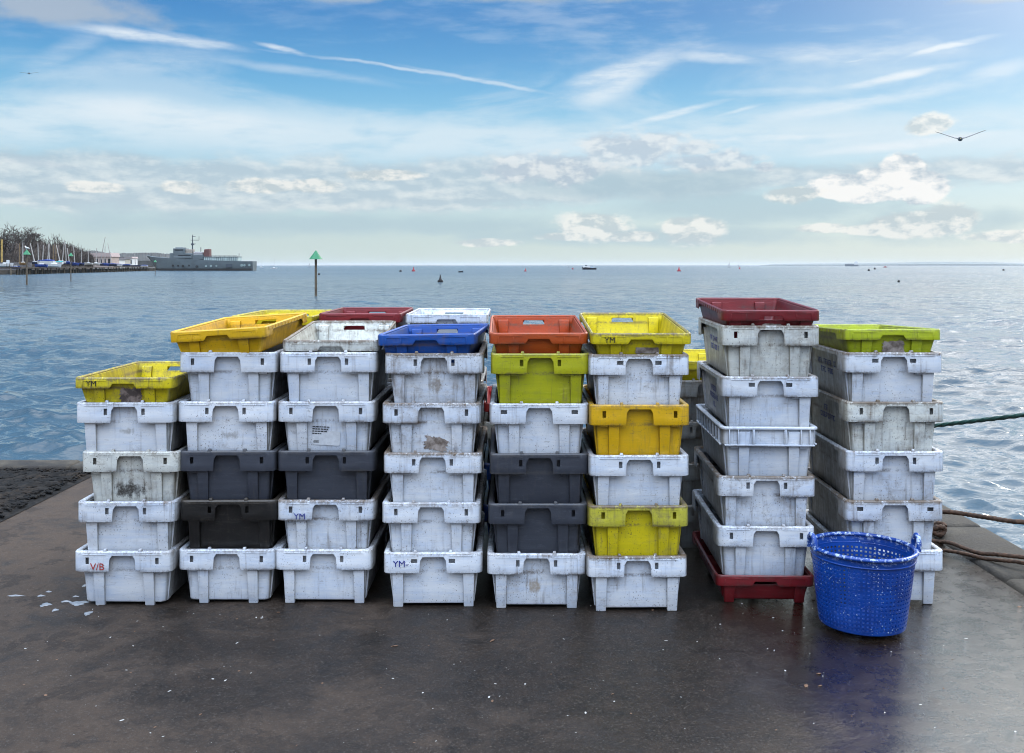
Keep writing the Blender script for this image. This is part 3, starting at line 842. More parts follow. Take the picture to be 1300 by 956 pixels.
# stack 4
D4 = 4.66
c = crate('white', 485, 611, zr(0), D4, 'B', 'square', dirt=.3, spk=.5, label='white crate with blue YM lettering at the foot of the fourth stack')
put_mark(c, 'lettering', textmesh('YM-', .042), BLUE_INK, -.187, HF-.065, True, HF)
crate('white', 486, 611, zr(1), D4, 'A', dirt=.5, spk=.55, label='white crate second from the ground in the fourth stack from the left', topdirt=.7)
crate('white', 487, 613, zr(2), D4, 'B', dirt=.55, spk=.5, label='white crate third from the ground in the fourth stack from the left', topdirt=1)
c = crate('white', 486, 612, zr(3), D4, 'A', dirt=.7, spk=.8, label='white crate with a decayed brown sticker, second below the blue tray', topdirt=.9)
put_mark(c, 'torn_label', ragged(.125, .070, 21, .3), m_brownlab, .02, .068, False, HF, 'body', .0022, R(-10))
crate('white', 488, 614, zr(4), D4, 'B', dirt=.8, spk=.5, label='stained white crate directly under the blue tray', stain=(.01, .11, .055, .04, (.22,.17,.12), .7), topdirt=1)
crate('blue', 490, 606, zr(5)-.018, D4, 'A', tray=True, dirt=.35, spk=.4, yaw=-3.5, roll=-1, label='blue tray on top of the fourth stack from the left', topdirt=.3)
# stack 5
D5 = 4.64
crate('white', 620, 744, zr(0), D5, 'B', dirt=.6, spk=.9, label='white crate with brown spots at the foot of the fifth stack', stain=(-.01, .10, .04, .05, (.35,.26,.16), .7))
crate('grey', 621, 745, zr(1), D5, 'A', dirt=.25, spk=.2, label='lower of the two dark grey crates in the fifth stack')
crate('grey', 621, 746, zr(2), D5, 'B', dirt=.3, spk=.35, label='upper of the two dark grey crates in the fifth stack')
crate('white', 622, 747, zr(3), D5, 'A', 'square', dirt=.45, spk=.5, label='white crate with square slots between yellow green and dark grey crates')
crate('lime', 625, 748, zr(4), D5, 'B', dirt=.45, spk=.3, label='yellow green crate directly under the orange tray')
crate('orange', 620, 746, zr(5)+.010, D5+.02, 'A', tray=True, dirt=.35, spk=.3, pitch=3.2, label='orange tray on top of the fifth stack from the left', topdirt=.3)
# stack 6
D6 = 4.60
crate('white', 745, 871, zr(0), D6, 'B', dirt=.5, spk=.75, label='speckled white crate at the foot of the sixth stack', topdirt=1)
crate('lemon', 748, 873, zr(1), D6, 'A', dirt=.55, spk=.75, parts_mat='mustard', label='lemon yellow crate with a dirty mustard rim in the sixth stack')
crate('white', 748, 873, zr(2), D6, 'B', dirt=.25, spk=.4, label='clean white crate sandwiched between two yellow crates', topdirt=.7)
crate('yellow', 749, 876, zr(3), D6, 'A', dirt=.4, spk=.4, label='golden yellow crate directly under a grimy white crate, sixth stack')
crate('white', 750, 876, zr(4), D6, 'B', 'square', dirt=.7, spk=.9, label='speckled white crate with square slots under the lemon YM tray', topdirt=1)
c = crate('lemon', 751, 877, zr(5)+.020, D6, 'A', tray=True, dirt=.45, spk=.5, pitch=4.2, label='lemon yellow YM tray on top of the sixth stack', topdirt=.9)
put_mark(c, 'lettering', textmesh('YM', .036), BLACK_INK, -.172, HT-.044, False, HT)
put_mark(c, 'torn_label', ragged(.115, .032, 5, .12), m_brownlab, .03, .055, False, HT, 'body', .004)
# stack 7
D7 = 4.72; g7 = 'stacked fish crates on the quay'
Z7 = [.106+.2385*i for i in range(5)]
crate('red', 914, 1037, 0, D7, 'B', tray=True, dirt=.4, spk=.3, yaw=-2.4, label='dark red tray lying on the ground under the seventh stack')
crate('white', 915, 1037, Z7[0], D7, 'A', dirt=.45, spk=.4, yaw=-2.3, label='white crate resting directly on the ground level dark red tray')
crate('white', 917, 1038, Z7[1], D7, 'B', dirt=.75, spk=1.0, yaw=-2.3, label='peppered white crate below the crate with a framed rim', topdirt=1)
crate('white', 921, 1040, Z7[2]-.004, D7, 'A', 'window', dirt=.2, spk=.15, yaw=-2.3, label='clean white crate with framed pockets along its rim', topdirt=.3)
c = crate('white', 922, 1042, Z7[3]-.004, D7, 'B', 'square', dirt=.4, spk=.3, yaw=-2.3, label='white crate with small square slots on the pocket rimmed crate', topdirt=.8)
side_print(c, .15, True, HF, (.17, .23, .06), 3)
c = crate('cream', 924, 1043, Z7[4], D7, 'A', dirt=1.0, spk=.7, yaw=-2.3, label='mould streaked off white crate directly under the dark red top tray', topdirt=.9)
side_print(c, .16, False, HF, (.26, .26), 4)
c = crate('red', 921, 1042, Z7[4]+.216, D7, 'B', tray=True, dirt=.35, spk=.3, yaw=-1.8, pitch=2.4, label='dark red tray on top of the seventh stack', topdirt=.3)
put_mark(c, 'torn_label', ragged(.095, .05, 15, .12), m_brownlab, .005, .05, True, HT, 'body', .004)
# stack 8
D8 = 4.70
Z8 = [-.0+.2335*i for i in range(5)]
crate('white', 1078, 1200, Z8[0], D8, 'B', 'square', dirt=.4, spk=.4, yaw=-1.2, label='white crate at the foot of the rightmost stack behind the blue basket')
crate('white', 1077, 1199, Z8[1], D8, 'A', 'square', dirt=.7, spk=.6, yaw=-1.2, label='green stained white crate just above the blue basket', topdirt=1)
crate('white', 1078, 1200, Z8[2], D8, 'B', dirt=.6, spk=.6, yaw=-1.2, label='white crate in the middle of the rightmost stack')
c = crate('cream', 1077, 1200, Z8[3], D8, 'A', dirt=.95, spk=.9, yaw=-1.2, label='heavily soiled off white crate, second from top in the rightmost stack', topdirt=1)
side_print(c, .17, False, HF, (.08, .22), 6)
c = crate('white', 1076, 1200, Z8[4], D8, 'B', 'square', dirt=.55, spk=.5, yaw=-1.2, label='white crate with square slots directly under the lime green tray', topdirt=.9)
side_print(c, .17, True, HF, (.30, .20), 7)
c = crate('green', 1072, 1198, zr(5)-.01, D8, 'A', tray=True, dirt=.45, spk=.35, pitch=-1.8, label='lime green tray on top of the rightmost stack', topdirt=.5)
put_mark(c, 'torn_label', ragged(.115, .068, 17, .2), m_brownlab, .01, .052, False, HT, 'body', .004)

# back row
GB = 'fish crates in the row behind'
def hidden(colour, x0, x1, z, D, face, label, **k): return crate(colour, x0, x1, z, D, face, label=label, group=GB, **k)
DB = 5.58
def bx(x0): return x0, x0+W_*F/DB
HID = 'weathered crate low in a back stack, almost hidden behind the front row'
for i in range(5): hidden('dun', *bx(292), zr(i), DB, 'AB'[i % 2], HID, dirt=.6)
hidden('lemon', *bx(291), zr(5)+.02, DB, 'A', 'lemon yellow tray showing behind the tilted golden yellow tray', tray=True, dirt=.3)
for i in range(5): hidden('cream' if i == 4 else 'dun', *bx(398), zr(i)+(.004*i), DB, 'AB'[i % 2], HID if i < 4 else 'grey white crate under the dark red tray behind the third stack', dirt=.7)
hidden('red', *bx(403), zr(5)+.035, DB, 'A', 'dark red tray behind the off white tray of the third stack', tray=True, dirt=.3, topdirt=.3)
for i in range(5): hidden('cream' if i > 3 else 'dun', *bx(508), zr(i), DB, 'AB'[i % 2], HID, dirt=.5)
hidden('white', *bx(514), zr(5)+.03, DB, 'A', 'clean white tray behind the blue tray', tray=True, dirt=.4)
low_ = [('blue', 0, 'blue crate glimpsed low in the gap between fourth and fifth stacks'), ('blue', 1, 'blue crate deep in the gap beneath the off white one'),
        ('cream', 2, 'off white crate glimpsed between the fourth and fifth stacks')]
for cc, i, lb in low_: hidden(cc, *bx(613), zr(i), DB, 'AB'[i % 2], lb, dirt=.6)
hidden('brightred', *bx(613), zr(3)+.0, DB, 'A', 'red tray glimpsed through the gap between fourth and fifth stacks', tray=True, dirt=.2)
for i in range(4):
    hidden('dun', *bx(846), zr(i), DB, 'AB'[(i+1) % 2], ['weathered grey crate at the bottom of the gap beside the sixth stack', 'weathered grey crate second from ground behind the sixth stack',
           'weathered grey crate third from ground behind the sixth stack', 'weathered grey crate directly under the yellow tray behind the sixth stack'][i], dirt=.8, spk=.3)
hidden('lemon', *bx(846), zr(4)+.0, DB, 'B', 'lemon yellow tray glimpsed between the sixth and seventh stacks', tray=True, dirt=.2)

# ------------------------------------------------------------------ blue basket
def basket():
    root = empty('fish_basket', (1.565, 4.455, .0)); root.rotation_euler = (R(-.3), R(.9), 0); root.location.z = .006
    tag(root, 'round blue perforated plastic basket with two handles by the rightmost stack', 'basket')
    m, g, b = mat('blue_basket_plastic')
    oc = g.coord('Object'); x, y, z = g.sep(oc)
    n = g.noise(oc, 9, 5, .6)
    wsp = g.ss(g.voro(oc, 70), .26, .18) * g.ss(g.noise(oc, 15, 5, .65), .52, .58)
    wsp2 = g.ss(g.noise(oc, 55, 6, .75, dist=1.0), .62, .67) * g.ss(g.noise(oc, 6, 4, .6), .42, .60)
    rimw = g.ss(z, .315, .345) * g.ss(g.noise(oc, 45, 6, .75), .52, .58)
    c = g.mix(g.ss(n, .3, .7), (.002,.032,.20), (.004,.060,.33))
    c = g.mix(g.clamp(wsp*.8+wsp2*.75+rimw*.75), c, (.55,.66,.80))
    g.put(b.inputs['Base Color'], c); b.inputs['Roughness'].default_value = .35
    g.put(b.inputs['Normal'], g.bump(wsp+n*.5, .3, .003))
    R0, R1, H = .182, .224, .345
    NC, NR = 66, 15
    def rad(z): return R0+(R1-R0)*(z/H)**.85
    bm = bmesh.new()
    zs = [.004, .012]
    ths = []
    for k in range(NC):
        a = 2*math.pi*k/NC; ths += [a, a+2*math.pi/NC*.50]
    z0, z1 = .028, .300
    for j in range(NR):
        za = z0+(z1-z0)*j/NR; zs += [za, za+(z1-z0)/NR*.48]
    zs += [.302, .318, H]
    rings = []
    hole_rows = {2+2*j for j in range(NR)}
    for zi, z in enumerate(zs):
        bulge = .0025 if (zi >= 2 and zi % 2 == 1) else 0
        r = rad(z)-(.012 if zi == 0 else 0)
        rings.append([bm.verts.new((r*math.cos(a), r*math.sin(a), z)) for a in ths])
    n = len(ths)
    for j in range(len(zs)-1):
        for i in range(n):
            if j in hole_rows and i % 2 == 0 and not (j in ()): continue
            bm.faces.new((rings[j][i], rings[j][(i+1) % n], rings[j+1][(i+1) % n], rings[j+1][i]))
    bm.faces.new(rings[0][::-1])
    link('basket_wall', finish(bm, 'basket_wall', smooth=50, solid=.004), m, root)
    bm = bmesh.new()
    for zz, rr in ((H, .0115), (.309, .005)):
        pts = [(rad(zz)*math.cos(a), rad(zz)*math.sin(a), zz) for a in np.linspace(0, 2*math.pi, 97)[:-1]]
        rg = []
        for p in pts:
            p = Vector(p); rdir = Vector((p.x, p.y, 0)).normalized()
            rg.append([bm.verts.new(p+rdir*rr*math.cos(t)+Vector((0,0,1))*rr*math.sin(t)*.8) for t in np.linspace(0, 2*math.pi, 11)[:-1]])
        for i in range(96):
            a_, b_ = rg[i], rg[(i+1) % 96]
            for k in range(10): bm.faces.new((a_[k], b_[k], b_[(k+1) % 10], a_[(k+1) % 10]))
    bmesh.ops.recalc_face_normals(bm, faces=bm.faces)
    link('rim', finish(bm, 'rim', smooth=60), m, root)
    for ang in (R(186), R(-2)):
        bm = bmesh.new(); pts = []
        for t in np.linspace(0, math.pi, 15):
            s_ = .033*math.cos(t)*(1+.25*math.sin(t)); h_ = .062*math.sin(t)
            pts.append((R1+.010+.004*math.sin(t), s_, H-.004+h_))
        M = Matrix.Rotation(ang, 4, 'Z')
        tube(bm, [M @ Vector(p) for p in pts], .011, 10, up=Vector((math.cos(ang), math.sin(ang), 0)))
        bmesh.ops.recalc_face_normals(bm, faces=bm.faces)
        link('handle', finish(bm, 'handle', smooth=60), m, root)
basket()

# ------------------------------------------------------------------ ropes
m_rust = simple('rust_brown_rope', (.075,.038,.020), .8, var=.55, scale=45, bump=.5)
m_green = simple('green_rope', (.006,.05,.035), .6, var=.5, scale=60, bump=.4)
def rope(name, pts, r, m, label, lobes=3, twist=70, sag=0):
    P = [Vector(p) for p in pts]; out = []
    for i in range(len(P)-1):
        p0 = P[max(i-1, 0)]; p1 = P[i]; p2 = P[i+1]; p3 = P[min(i+2, len(P)-1)]
        n = max(6, int((p2-p1).length/.012)); n = min(n, 400)
        for k in range(n):
            t = k/n
            out.append(.5*((2*p1)+(-p0+p2)*t+(2*p0-5*p1+4*p2-p3)*t*t+(-p0+3*p1-3*p2+p3)*t**3))
    out.append(P[-1])
    bm = bmesh.new(); tube(bm, out, r, 12, lobes=lobes, twist=twist); bmesh.ops.recalc_face_normals(bm, faces=bm.faces)
    return tag(link(name, finish(bm, name, smooth=60), m), label, 'rope')
a = at(1300, 527, 5.0); b0 = Vector((2.26, 6.8, .44))
d_ = (a-b0)
rope('mooring_rope', [Vector((2.0, 7.75, .02)), Vector((2.10, 7.55, .10)), b0+(-d_)*.22, b0, b0+d_*.5, a, a+d_*1.0, a+d_*3.0], .011, m_green, 'green mooring rope running over the water beside the rightmost stack')
rope('mooring_rope', [Vector((1.75, 6.5, .018)), Vector((2.3, 6.1, .03)), at(1190, 650, 5.9), at(1250, 656.5, 5.7), at(1300, 663, 5.55), at(1450, 668, 5.0), at(1900, 665, 4.2)], .0130, m_rust, 'rusty brown rope stretched taut above the quay edge', twist=230)
rope('mooring_rope', [Vector((2.0, 6.1, .02)), at(1180, 686, 5.83), at(1205, 693, 5.66)+Vector((0,0,.018)), at(1240, 706, 5.45)+Vector((0,0,.02)), at(1265, 712, 5.36)+Vector((0,0,.035)), at(1300, 717, 5.26)+Vector((0,0,.04)), at(1380, 722, 5.1)+Vector((0,0,.03)), at(1600, 760, 4.5)], .0112, m_rust, 'upper rusty brown rope lying slack across the coping stones', twist=230)
rope('mooring_rope', [Vector((1.9, 5.7, .02)), at(1180, 701, 5.59)+Vector((0,0,.016)), at(1215, 705, 5.50)+Vector((0,0,.017)), at(1250, 713, 5.38)+Vector((0,0,.017)), at(1275, 719, 5.27)+Vector((0,0,.03)), at(1300, 723, 5.18)+Vector((0,0,.034)), at(1400, 740, 4.9)+Vector((0,0,.03)), at(1600, 790, 4.3)], .0100, m_rust, 'lower rusty brown rope lying on the wet concrete', twist=230)
def knot():
    bm = bmesh.new(); c0 = at(1194, 676, 5.9); pts = []
    for t in np.linspace(0, 4*math.pi, 120):
        pts.append((c0.x-.03+.055*math.cos(t)*(1-.1*t/6), c0.y+.045*math.sin(t), .05+.022*math.sin(t*1.5+.6)))
    tube(bm, pts, .015, 10, lobes=3, twist=230); bmesh.ops.recalc_face_normals(bm, faces=bm.faces)
    tag(link('rope_knot', finish(bm, 'rope_knot', smooth=60), m_rust), 'knotted lump of brown rope beside the rightmost stack', 'rope')
knot()

# ------------------------------------------------------------------ channel marker posts
m_wood = simple('weathered_pole', (.13,.10,.065), .8, var=.4)
m_gcone = simple('green_paint', (.010,.20,.075), .5, var=.2)
def marker(px, base_y, top_y, cone_w, label, pr=.075):
    p, D = onwater(px, base_y)
    k = D/F
    ztop = CH-(top_y-HZ)*k
    root = empty('channel_marker', p); tag(root, label, 'marker', 'green topped channel marker posts')
    cw = cone_w*k/2; chh = cw*1.3
    bm = bmesh.new(); tube(bm, [(0,0,-2), (0,0,ztop-WZ-chh*.5)], [pr, pr*.9], 12); link('pole', finish(bm, 'pole', smooth=50), m_wood, root)
    bm = bmesh.new(); cone(bm, (0,0,ztop-WZ-chh), cw, .03, chh, 24); bmesh.ops.recalc_face_normals(bm, faces=bm.faces)
    link('cone_topmark', finish(bm, 'cone_topmark', smooth=50), m_gcone, root)
    return Vector((p.x, p.y, ztop)), D
marker(401, 375.5, 318, 17, 'tall green coned marker post standing alone right of the warship', .10)
top34, D34 = marker(34, 362, 317, 9.5, 'green coned marker post with a gull perched on top', .10)
marker(90, 357, 321, 6.5, 'green coned marker post in front of the boat yard')
marker(197, 349, 330, 4.2, 'small green coned marker post in front of the warship bow')

# ------------------------------------------------------------------ gulls
m_gull, g, b = mat('gull_plumage')
oc = g.coord('Object'); x, y, z = g.sep(oc)
tip = g.ss(g.m('ABSOLUTE', x), .48, .56)
c = g.mix(g.ss(z + g.m('ABSOLUTE', x)*-.30, -.01, .02), (.22,.22,.23), (.07,.075,.085))
g.put(b.inputs['Base Color'], g.mix(tip, c, (.02,.02,.02))); b.inputs['Roughness'].default_value = .7
m_beak = simple('gull_beak', (.55,.33,.03), .5)
def gull(loc, yaw, bank, dihedral, scale, label, fold=False):
    bm = bmesh.new()
    pr = [(-.30,.010,.00),(-.24,.028,.0),(-.14,.055,-.005),(0,.075,-.012),(.10,.068,-.008),(.17,.045,.006),(.215,.040,.018),(.25,.034,.018),(.275,.012,.012)]
    rings = [[bm.verts.new((r*math.cos(t)*(1.0), yv, zc+r*math.sin(t)*.92)) for t in np.linspace(0, 2*math.pi, 13)[:-1]] for yv, r, zc in pr]
    for a_, b_ in zip(rings, rings[1:]):
        for k in range(12): bm.faces.new((a_[k], a_[(k+1) % 12], b_[(k+1) % 12], b_[k]))
    bm.faces.new(rings[0]); bm.faces.new(rings[-1][::-1])
    hexa(bm, [(-.05,-.40,-.004),(.05,-.40,-.004),(.03,-.22,-.008),(-.03,-.22,-.008),(-.05,-.40,.006),(.05,-.40,.006),(.03,-.22,.012),(-.03,-.22,.012)])
    for s in (-1, 1):
        prev = None
        secs = [(.015,.10,-.09,0,.018),(.16,.12,-.07,.7,.015),(.34,.13,-.03,1.2,.012),(.52,.09,-.05,1.25,.009),(.66,.00,-.08,1.15,.007),(.73,-.06,-.085,1.05,.004)]
        zacc = 0; rows = []
        lastx = 0
        for xx, yf, yb, dk, th in secs:
            zacc += (xx-lastx)*math.tan(R(dihedral))*dk; lastx = xx
            rows.append([bm.verts.new((s*xx, yf, zacc)), bm.verts.new((s*xx, (yf+yb)/2, zacc+th*1.3)), bm.verts.new((s*xx, yb, zacc-.002)), bm.verts.new((s*xx, (yf+yb)/2, zacc-th*1.1))])
        for a_, b_ in zip(rows, rows[1:]):
            for k in range(4): bm.faces.new((a_[k], a_[(k+1) % 4], b_[(k+1) % 4], b_[k]))
        bm.faces.new(rows[0]); bm.faces.new(rows[-1][::-1])
    bmesh.ops.recalc_face_normals(bm, faces=bm.faces)
    def ex(o):
        r = o.modifiers.new('r', 'REMESH'); r.mode = 'VOXEL'; r.voxel_size = .0065
        s_ = o.modifiers.new('s', 'SMOOTH'); s_.iterations = 2
    body = link('seagull', finish(bm, 'seagull', smooth=80, extra=ex), m_gull)
    body.location = loc; body.rotation_euler = (R(-7.5), bank, yaw); body.scale = (scale,)*3
    tag(body, label, 'gull')
    bm = bmesh.new(); tube(bm, [(0,.265,.012),(0,.30,.008),(0,.325,-.002)], [.011,.009,.003], 8)
    link('beak', finish(bm, 'beak', smooth=60), m_beak, body)
    return body
k = 31.0
gull(at(1219, 176, k), math.pi-R(22), R(-1), 17, 1.0, 'large gull gliding with raised wings in the right of the sky')
gull(at(37, 93, 88), math.pi+R(20), R(3), 5, 1.05, 'small distant gull flying at the upper left of the sky')
def perched(loc, label):
    bm = bmesh.new()
    pr = [(-.26,.008,.10),(-.18,.03,.12),(-.08,.06,.14),(.03,.07,.16),(.10,.055,.19),(.13,.042,.24),(.16,.04,.27),(.19,.02,.27)]
    rings = [[bm.verts.new((r*math.cos(t), yv, zc+r*math.sin(t))) for t in np.linspace(0, 2*math.pi, 13)[:-1]] for yv, r, zc in pr]
    for a_, b_ in zip(rings, rings[1:]):
        for k in range(12): bm.faces.new((a_[k], a_[(k+1) % 12], b_[(k+1) % 12], b_[k]))
    bm.faces.new(rings[0]); bm.faces.new(rings[-1][::-1])
    for s in (-.025, .025): tube(bm, [(s,.0,.13),(s,.01,.0)], .008, 6)
    tube(bm, [(0,.18,.27),(0,.235,.262)], [.012,.004], 6)
    bmesh.ops.recalc_face_normals(bm, faces=bm.faces)
    o = link('seagull', finish(bm, 'seagull', smooth=60), simple('gull_white', (.7,.7,.68), .7)); o.location = loc; o.scale = (1.6,)*3; o.rotation_euler = (0,0,R(70))
    tag(o, label, 'gull')
perched(top34 + Vector((0,0,-.02)), 'white gull perched on the green cone at far left')

# ------------------------------------------------------------------ buoys and small craft on the water
m_black = simple('black_rubber', (.015,.013,.012), .6)
m_redb = simple('buoy_red', (.38,.02,.03), .5)
def buoy(px, py, wpx, hpx, m, label, kind='cone'):
    p, D = onwater(px, py); k = D/F; rr = wpx*k/2; h = hpx*k
    root = empty('buoy', p); tag(root, label, 'buoy', 'buoys floating on the sea')
    bm = bmesh.new()
    if kind == 'cone':
        tube(bm, [(0,0,-.3*rr),(0,0,0),(0,0,h*.25)], [rr*.8, rr, rr*.85], 16)
    else:
        tube(bm, [(0,0,-.4*rr),(0,0,.0),(0,0,h*.5),(0,0,h*.85),(0,0,h)], [rr*.6, rr, rr, rr*.65, rr*.2], 16)
    link('float', finish(bm, 'float', smooth=50), m, root)
    if kind == 'cone':
        bm = bmesh.new(); tube(bm, [(0,0,h*.25),(0,0,h*.55),(0,0,h)], [rr*.62, rr*.32, rr*.12], 10)
        link('tower', finish(bm, 'tower', smooth=50), m, root)
buoy(559, 358, 7.5, 9.5, m_black, 'dark conical buoy, nearest one left of centre')
buoy(525, 344.5, 5, 5.5, m_redb, 'red buoy left of the dark conical buoy')
buoy(508.5, 345, 3, 2.5, m_black, 'tiny black float left of the red buoy', 'ball')
buoy(667, 344.5, 3.5, 3.8, m_redb, 'small red buoy between the dark conical buoy and motor boat')
buoy(862, 344.5, 5, 6, m_redb, 'red buoy right of the motor boat')
buoy(939, 341.5, 2.6, 2.6, m_redb, 'tiny red buoy below the two distant sailing boats')
buoy(727, 342, 2, 2, m_redb, 'tiny red buoy just left of the motor boat', 'ball')
buoy(1103, 344, 3, 2.6, m_black, 'black float below the cargo ship', 'ball')
buoy(1110.5, 342, 2.6, 2.2, m_black, 'tiny black float just behind another, below the cargo ship', 'ball')
buoy(1141, 358, 3.2, 2.6, m_black, 'lone black float nearest the dark red top tray', 'ball')
buoy(1274, 343.5, 2.6, 2.2, m_black, 'tiny black float at the far right of the sea', 'ball')
buoy(405, 349, 2.6, 2.6, m_black, 'small black float beside the tall green marker post', 'ball')

def hull(bm, L, B, Hf, Hs, Hb, n=16, flat=.15):
    """bow at +x; Hb bow height, Hs stern height, Hf mid"""
    rows = []
    for i in range(n+1):
        t = i/n; x = -L/2+L*t
        hb = B/2*(1-max(0, (t-.45)/.55)**2.4)*(.82+.18*min(1, t/.25))
        top = (Hs*(1-t)**2+Hf*2*t*(1-t)+Hb*t*t)
        rk = max(0, t-.8)/.2
        rows.append([bm.verts.new((x-.0*rk, -max(hb, .01), top)), bm.verts.new((x-rk*L*.03, -max(hb*.8, .006), -.02*L*0+0.0)), bm.verts.new((x-rk*L*.05, 0, -flat)),
                     bm.verts.new((x-rk*L*.03, max(hb*.8, .006), 0)), bm.verts.new((x, max(hb, .01), top))])
    for a_, b_ in zip(rows, rows[1:]):
        for k in range(4): bm.faces.new((a_[k], b_[k], b_[k+1], a_[k+1]))
        bm.faces.new((a_[4], b_[4], b_[0], a_[0]))
    bm.faces.new(rows[0]); bm.faces.new(rows[-1][::-1])
    bmesh.ops.recalc_face_normals(bm, faces=bm.faces)
m_wht = simple('white_paint', (.75,.75,.72), .4, var=.1)
m_glass = simple('dark_glass', (.02,.025,.03), .1, var=.1)
m_dkhull = simple('dark_hull', (.01,.012,.018), .4)
m_grey = simple('grey_spar', (.30,.29,.27), .5)
# motor boat
p, D = onwater(748, 342.3); k = D/F
root = empty('motor_boat', p); tag(root, 'dark hulled motor boat with a white wheelhouse near the horizon', 'boat'); L = 18*k
bm = bmesh.new(); hull(bm, L, L*.33, 2.2*k, 2.2*k, 3.6*k); o = link('hull', finish(bm, 'hull', smooth=40), m_dkhull, root); o.rotation_euler[2] = math.pi
bm = bmesh.new(); prism(bm, [(-8*k,2.5*k),(1*k,2.5*k),(0,4.5*k),(-1*k,5*k),(-2.5*k,6.4*k),(-5.5*k,6.4*k),(-6*k,4.6*k),(-8.5*k,4.4*k)], -1.6*k, 1.6*k); link('wheelhouse', finish(bm, 'wheelhouse', smooth=None, bevel=.05), m_wht, root)
bm = bmesh.new(); box(bm, -5.4*k, -2.6*k, -1.63*k, -1.605*k, 4.9*k, 5.8*k); link('window', finish(bm, 'window', smooth=None), m_glass, root)
bm = bmesh.new(); box(bm, 0, 5*k, -1.1*k, 1.1*k, 2.2*k, 3.4*k); link('deck_locker', finish(bm, 'deck_locker', smooth=None, bevel=.05), simple('pale_blue_paint', (.5,.6,.7), .4), root)
bm = bmesh.new(); tube(bm, [(-4*k,0,6*k),(-4*k,0,9*k)], .05, 6); link('aerial', finish(bm, 'aerial'), m_grey, root)
# low dark dinghy
p, D = onwater(585, 345.8); k = D/F
root = empty('dinghy', p); tag(root, 'small dark dinghy floating right of the conical buoy', 'boat')
bm = bmesh.new(); hull(bm, 6*k, 2.0*k, 1.4*k, 1.5*k, 1.9*k); link('hull', finish(bm, 'hull', smooth=40), m_dkhull, root)
bm = bmesh.new(); box(bm, -2.6*k, -2.0*k, -.3*k, .3*k, 1.3*k, 2.3*k); link('outboard_motor', finish(bm, 'outboard_motor', bevel=.03), m_black, root)
# red boat
p, D = onwater(1124, 339.6); k = D/F
root = empty('red_boat', p); tag(root, 'tiny red boat right of the cargo ship', 'boat')
bm = bmesh.new(); hull(bm, 5*k, 1.7*k, .7*k, .7*k, 1.1*k); link('hull', finish(bm, 'hull', smooth=40), m_redb, root)
bm = bmesh.new(); box(bm, -1.2*k, .8*k, -.5*k, .5*k, .7*k, 1.5*k); link('cabin', finish(bm, 'cabin', bevel=.05), m_redb, root)
def sailboat(px, py, hpx, label, sail=True, msail=None):
    p, D = onwater(px, py); k = D/F
    root = empty('sailing_boat', p); tag(root, label, 'boat', 'sailing boats near the horizon')
    L = hpx*k*.62
    bm = bmesh.new(); hull(bm, L, L*.3, L*.10, L*.11, L*.15); link('hull', finish(bm, 'hull', smooth=40), m_wht if not sail else m_dkhull, root)
    bm = bmesh.new(); tube(bm, [(0,0,0),(0,0,hpx*k)], [.09,.05], 6); link('mast', finish(bm, 'mast'), m_grey, root)
    if sail:
        bm = bmesh.new(); prism(bm, [(-.0,L*.22),(-L*.46,L*.22),(-.0,hpx*k*.95)], -.03, .03); link('sail', finish(bm, 'sail', smooth=None), msail or simple('sail_grey', (.45,.46,.46), .8), root)
    else:
        bm = bmesh.new(); box(bm, -L*.18, L*.12, -L*.09, L*.09, L*.10, L*.19); link('cabin', finish(bm, 'cabin', bevel=.05), m_wht, root)
sailboat(348, 341, 14, 'yacht with bare mast just right of the warship stern', False)
sailboat(331.5, 339.6, 9, 'small distant yacht close to the warship stern', False)
sailboat(393, 339.2, 6, 'distant sailing boat just left of the tall green marker post')
sailboat(926, 339.3, 7, 'left one of two distant sailing boats near the horizon, larger sail')
sailboat(938, 339.0, 4.5, 'right one of two distant sailing boats near the horizon, tiny')
sailboat(722, 339.5, 3, 'tiny sailing boat on the horizon left of the motor boat')
# cargo ship
D = 2600; k = D/F; p = Vector(((1081-650)/F*D, D, WZ))
root = empty('cargo_ship', p); tag(root, 'cargo ship with white superstructure on the right horizon', 'ship')
bm = bmesh.new(); hull(bm, 17*k, 3*k, 1.9*k, 2.2*k, 2.6*k); o = link('hull', finish(bm, 'hull', smooth=40), simple('ship_hull_grey', (.10,.13,.16), .5), root); o.rotation_euler[2] = math.pi
bm = bmesh.new(); box(bm, 4.2*k, 7.6*k, -1.1*k, 1.1*k, 2*k, 5.6*k); box(bm, 5.0*k, 6.6*k, -.8*k, .8*k, 5.61*k, 6.8*k); link('superstructure', finish(bm, 'superstructure', bevel=.2), m_wht, root)
bm = bmesh.new()
for i in range(5): box(bm, (-7.5+2.2*i)*k, (-5.7+2.2*i)*k, -1*k, 1*k, 2*k, (3.1+.3*(i % 2))*k)
link('containers', finish(bm, 'containers', bevel=.2), simple('container_grey', (.22,.25,.27), .6), root)

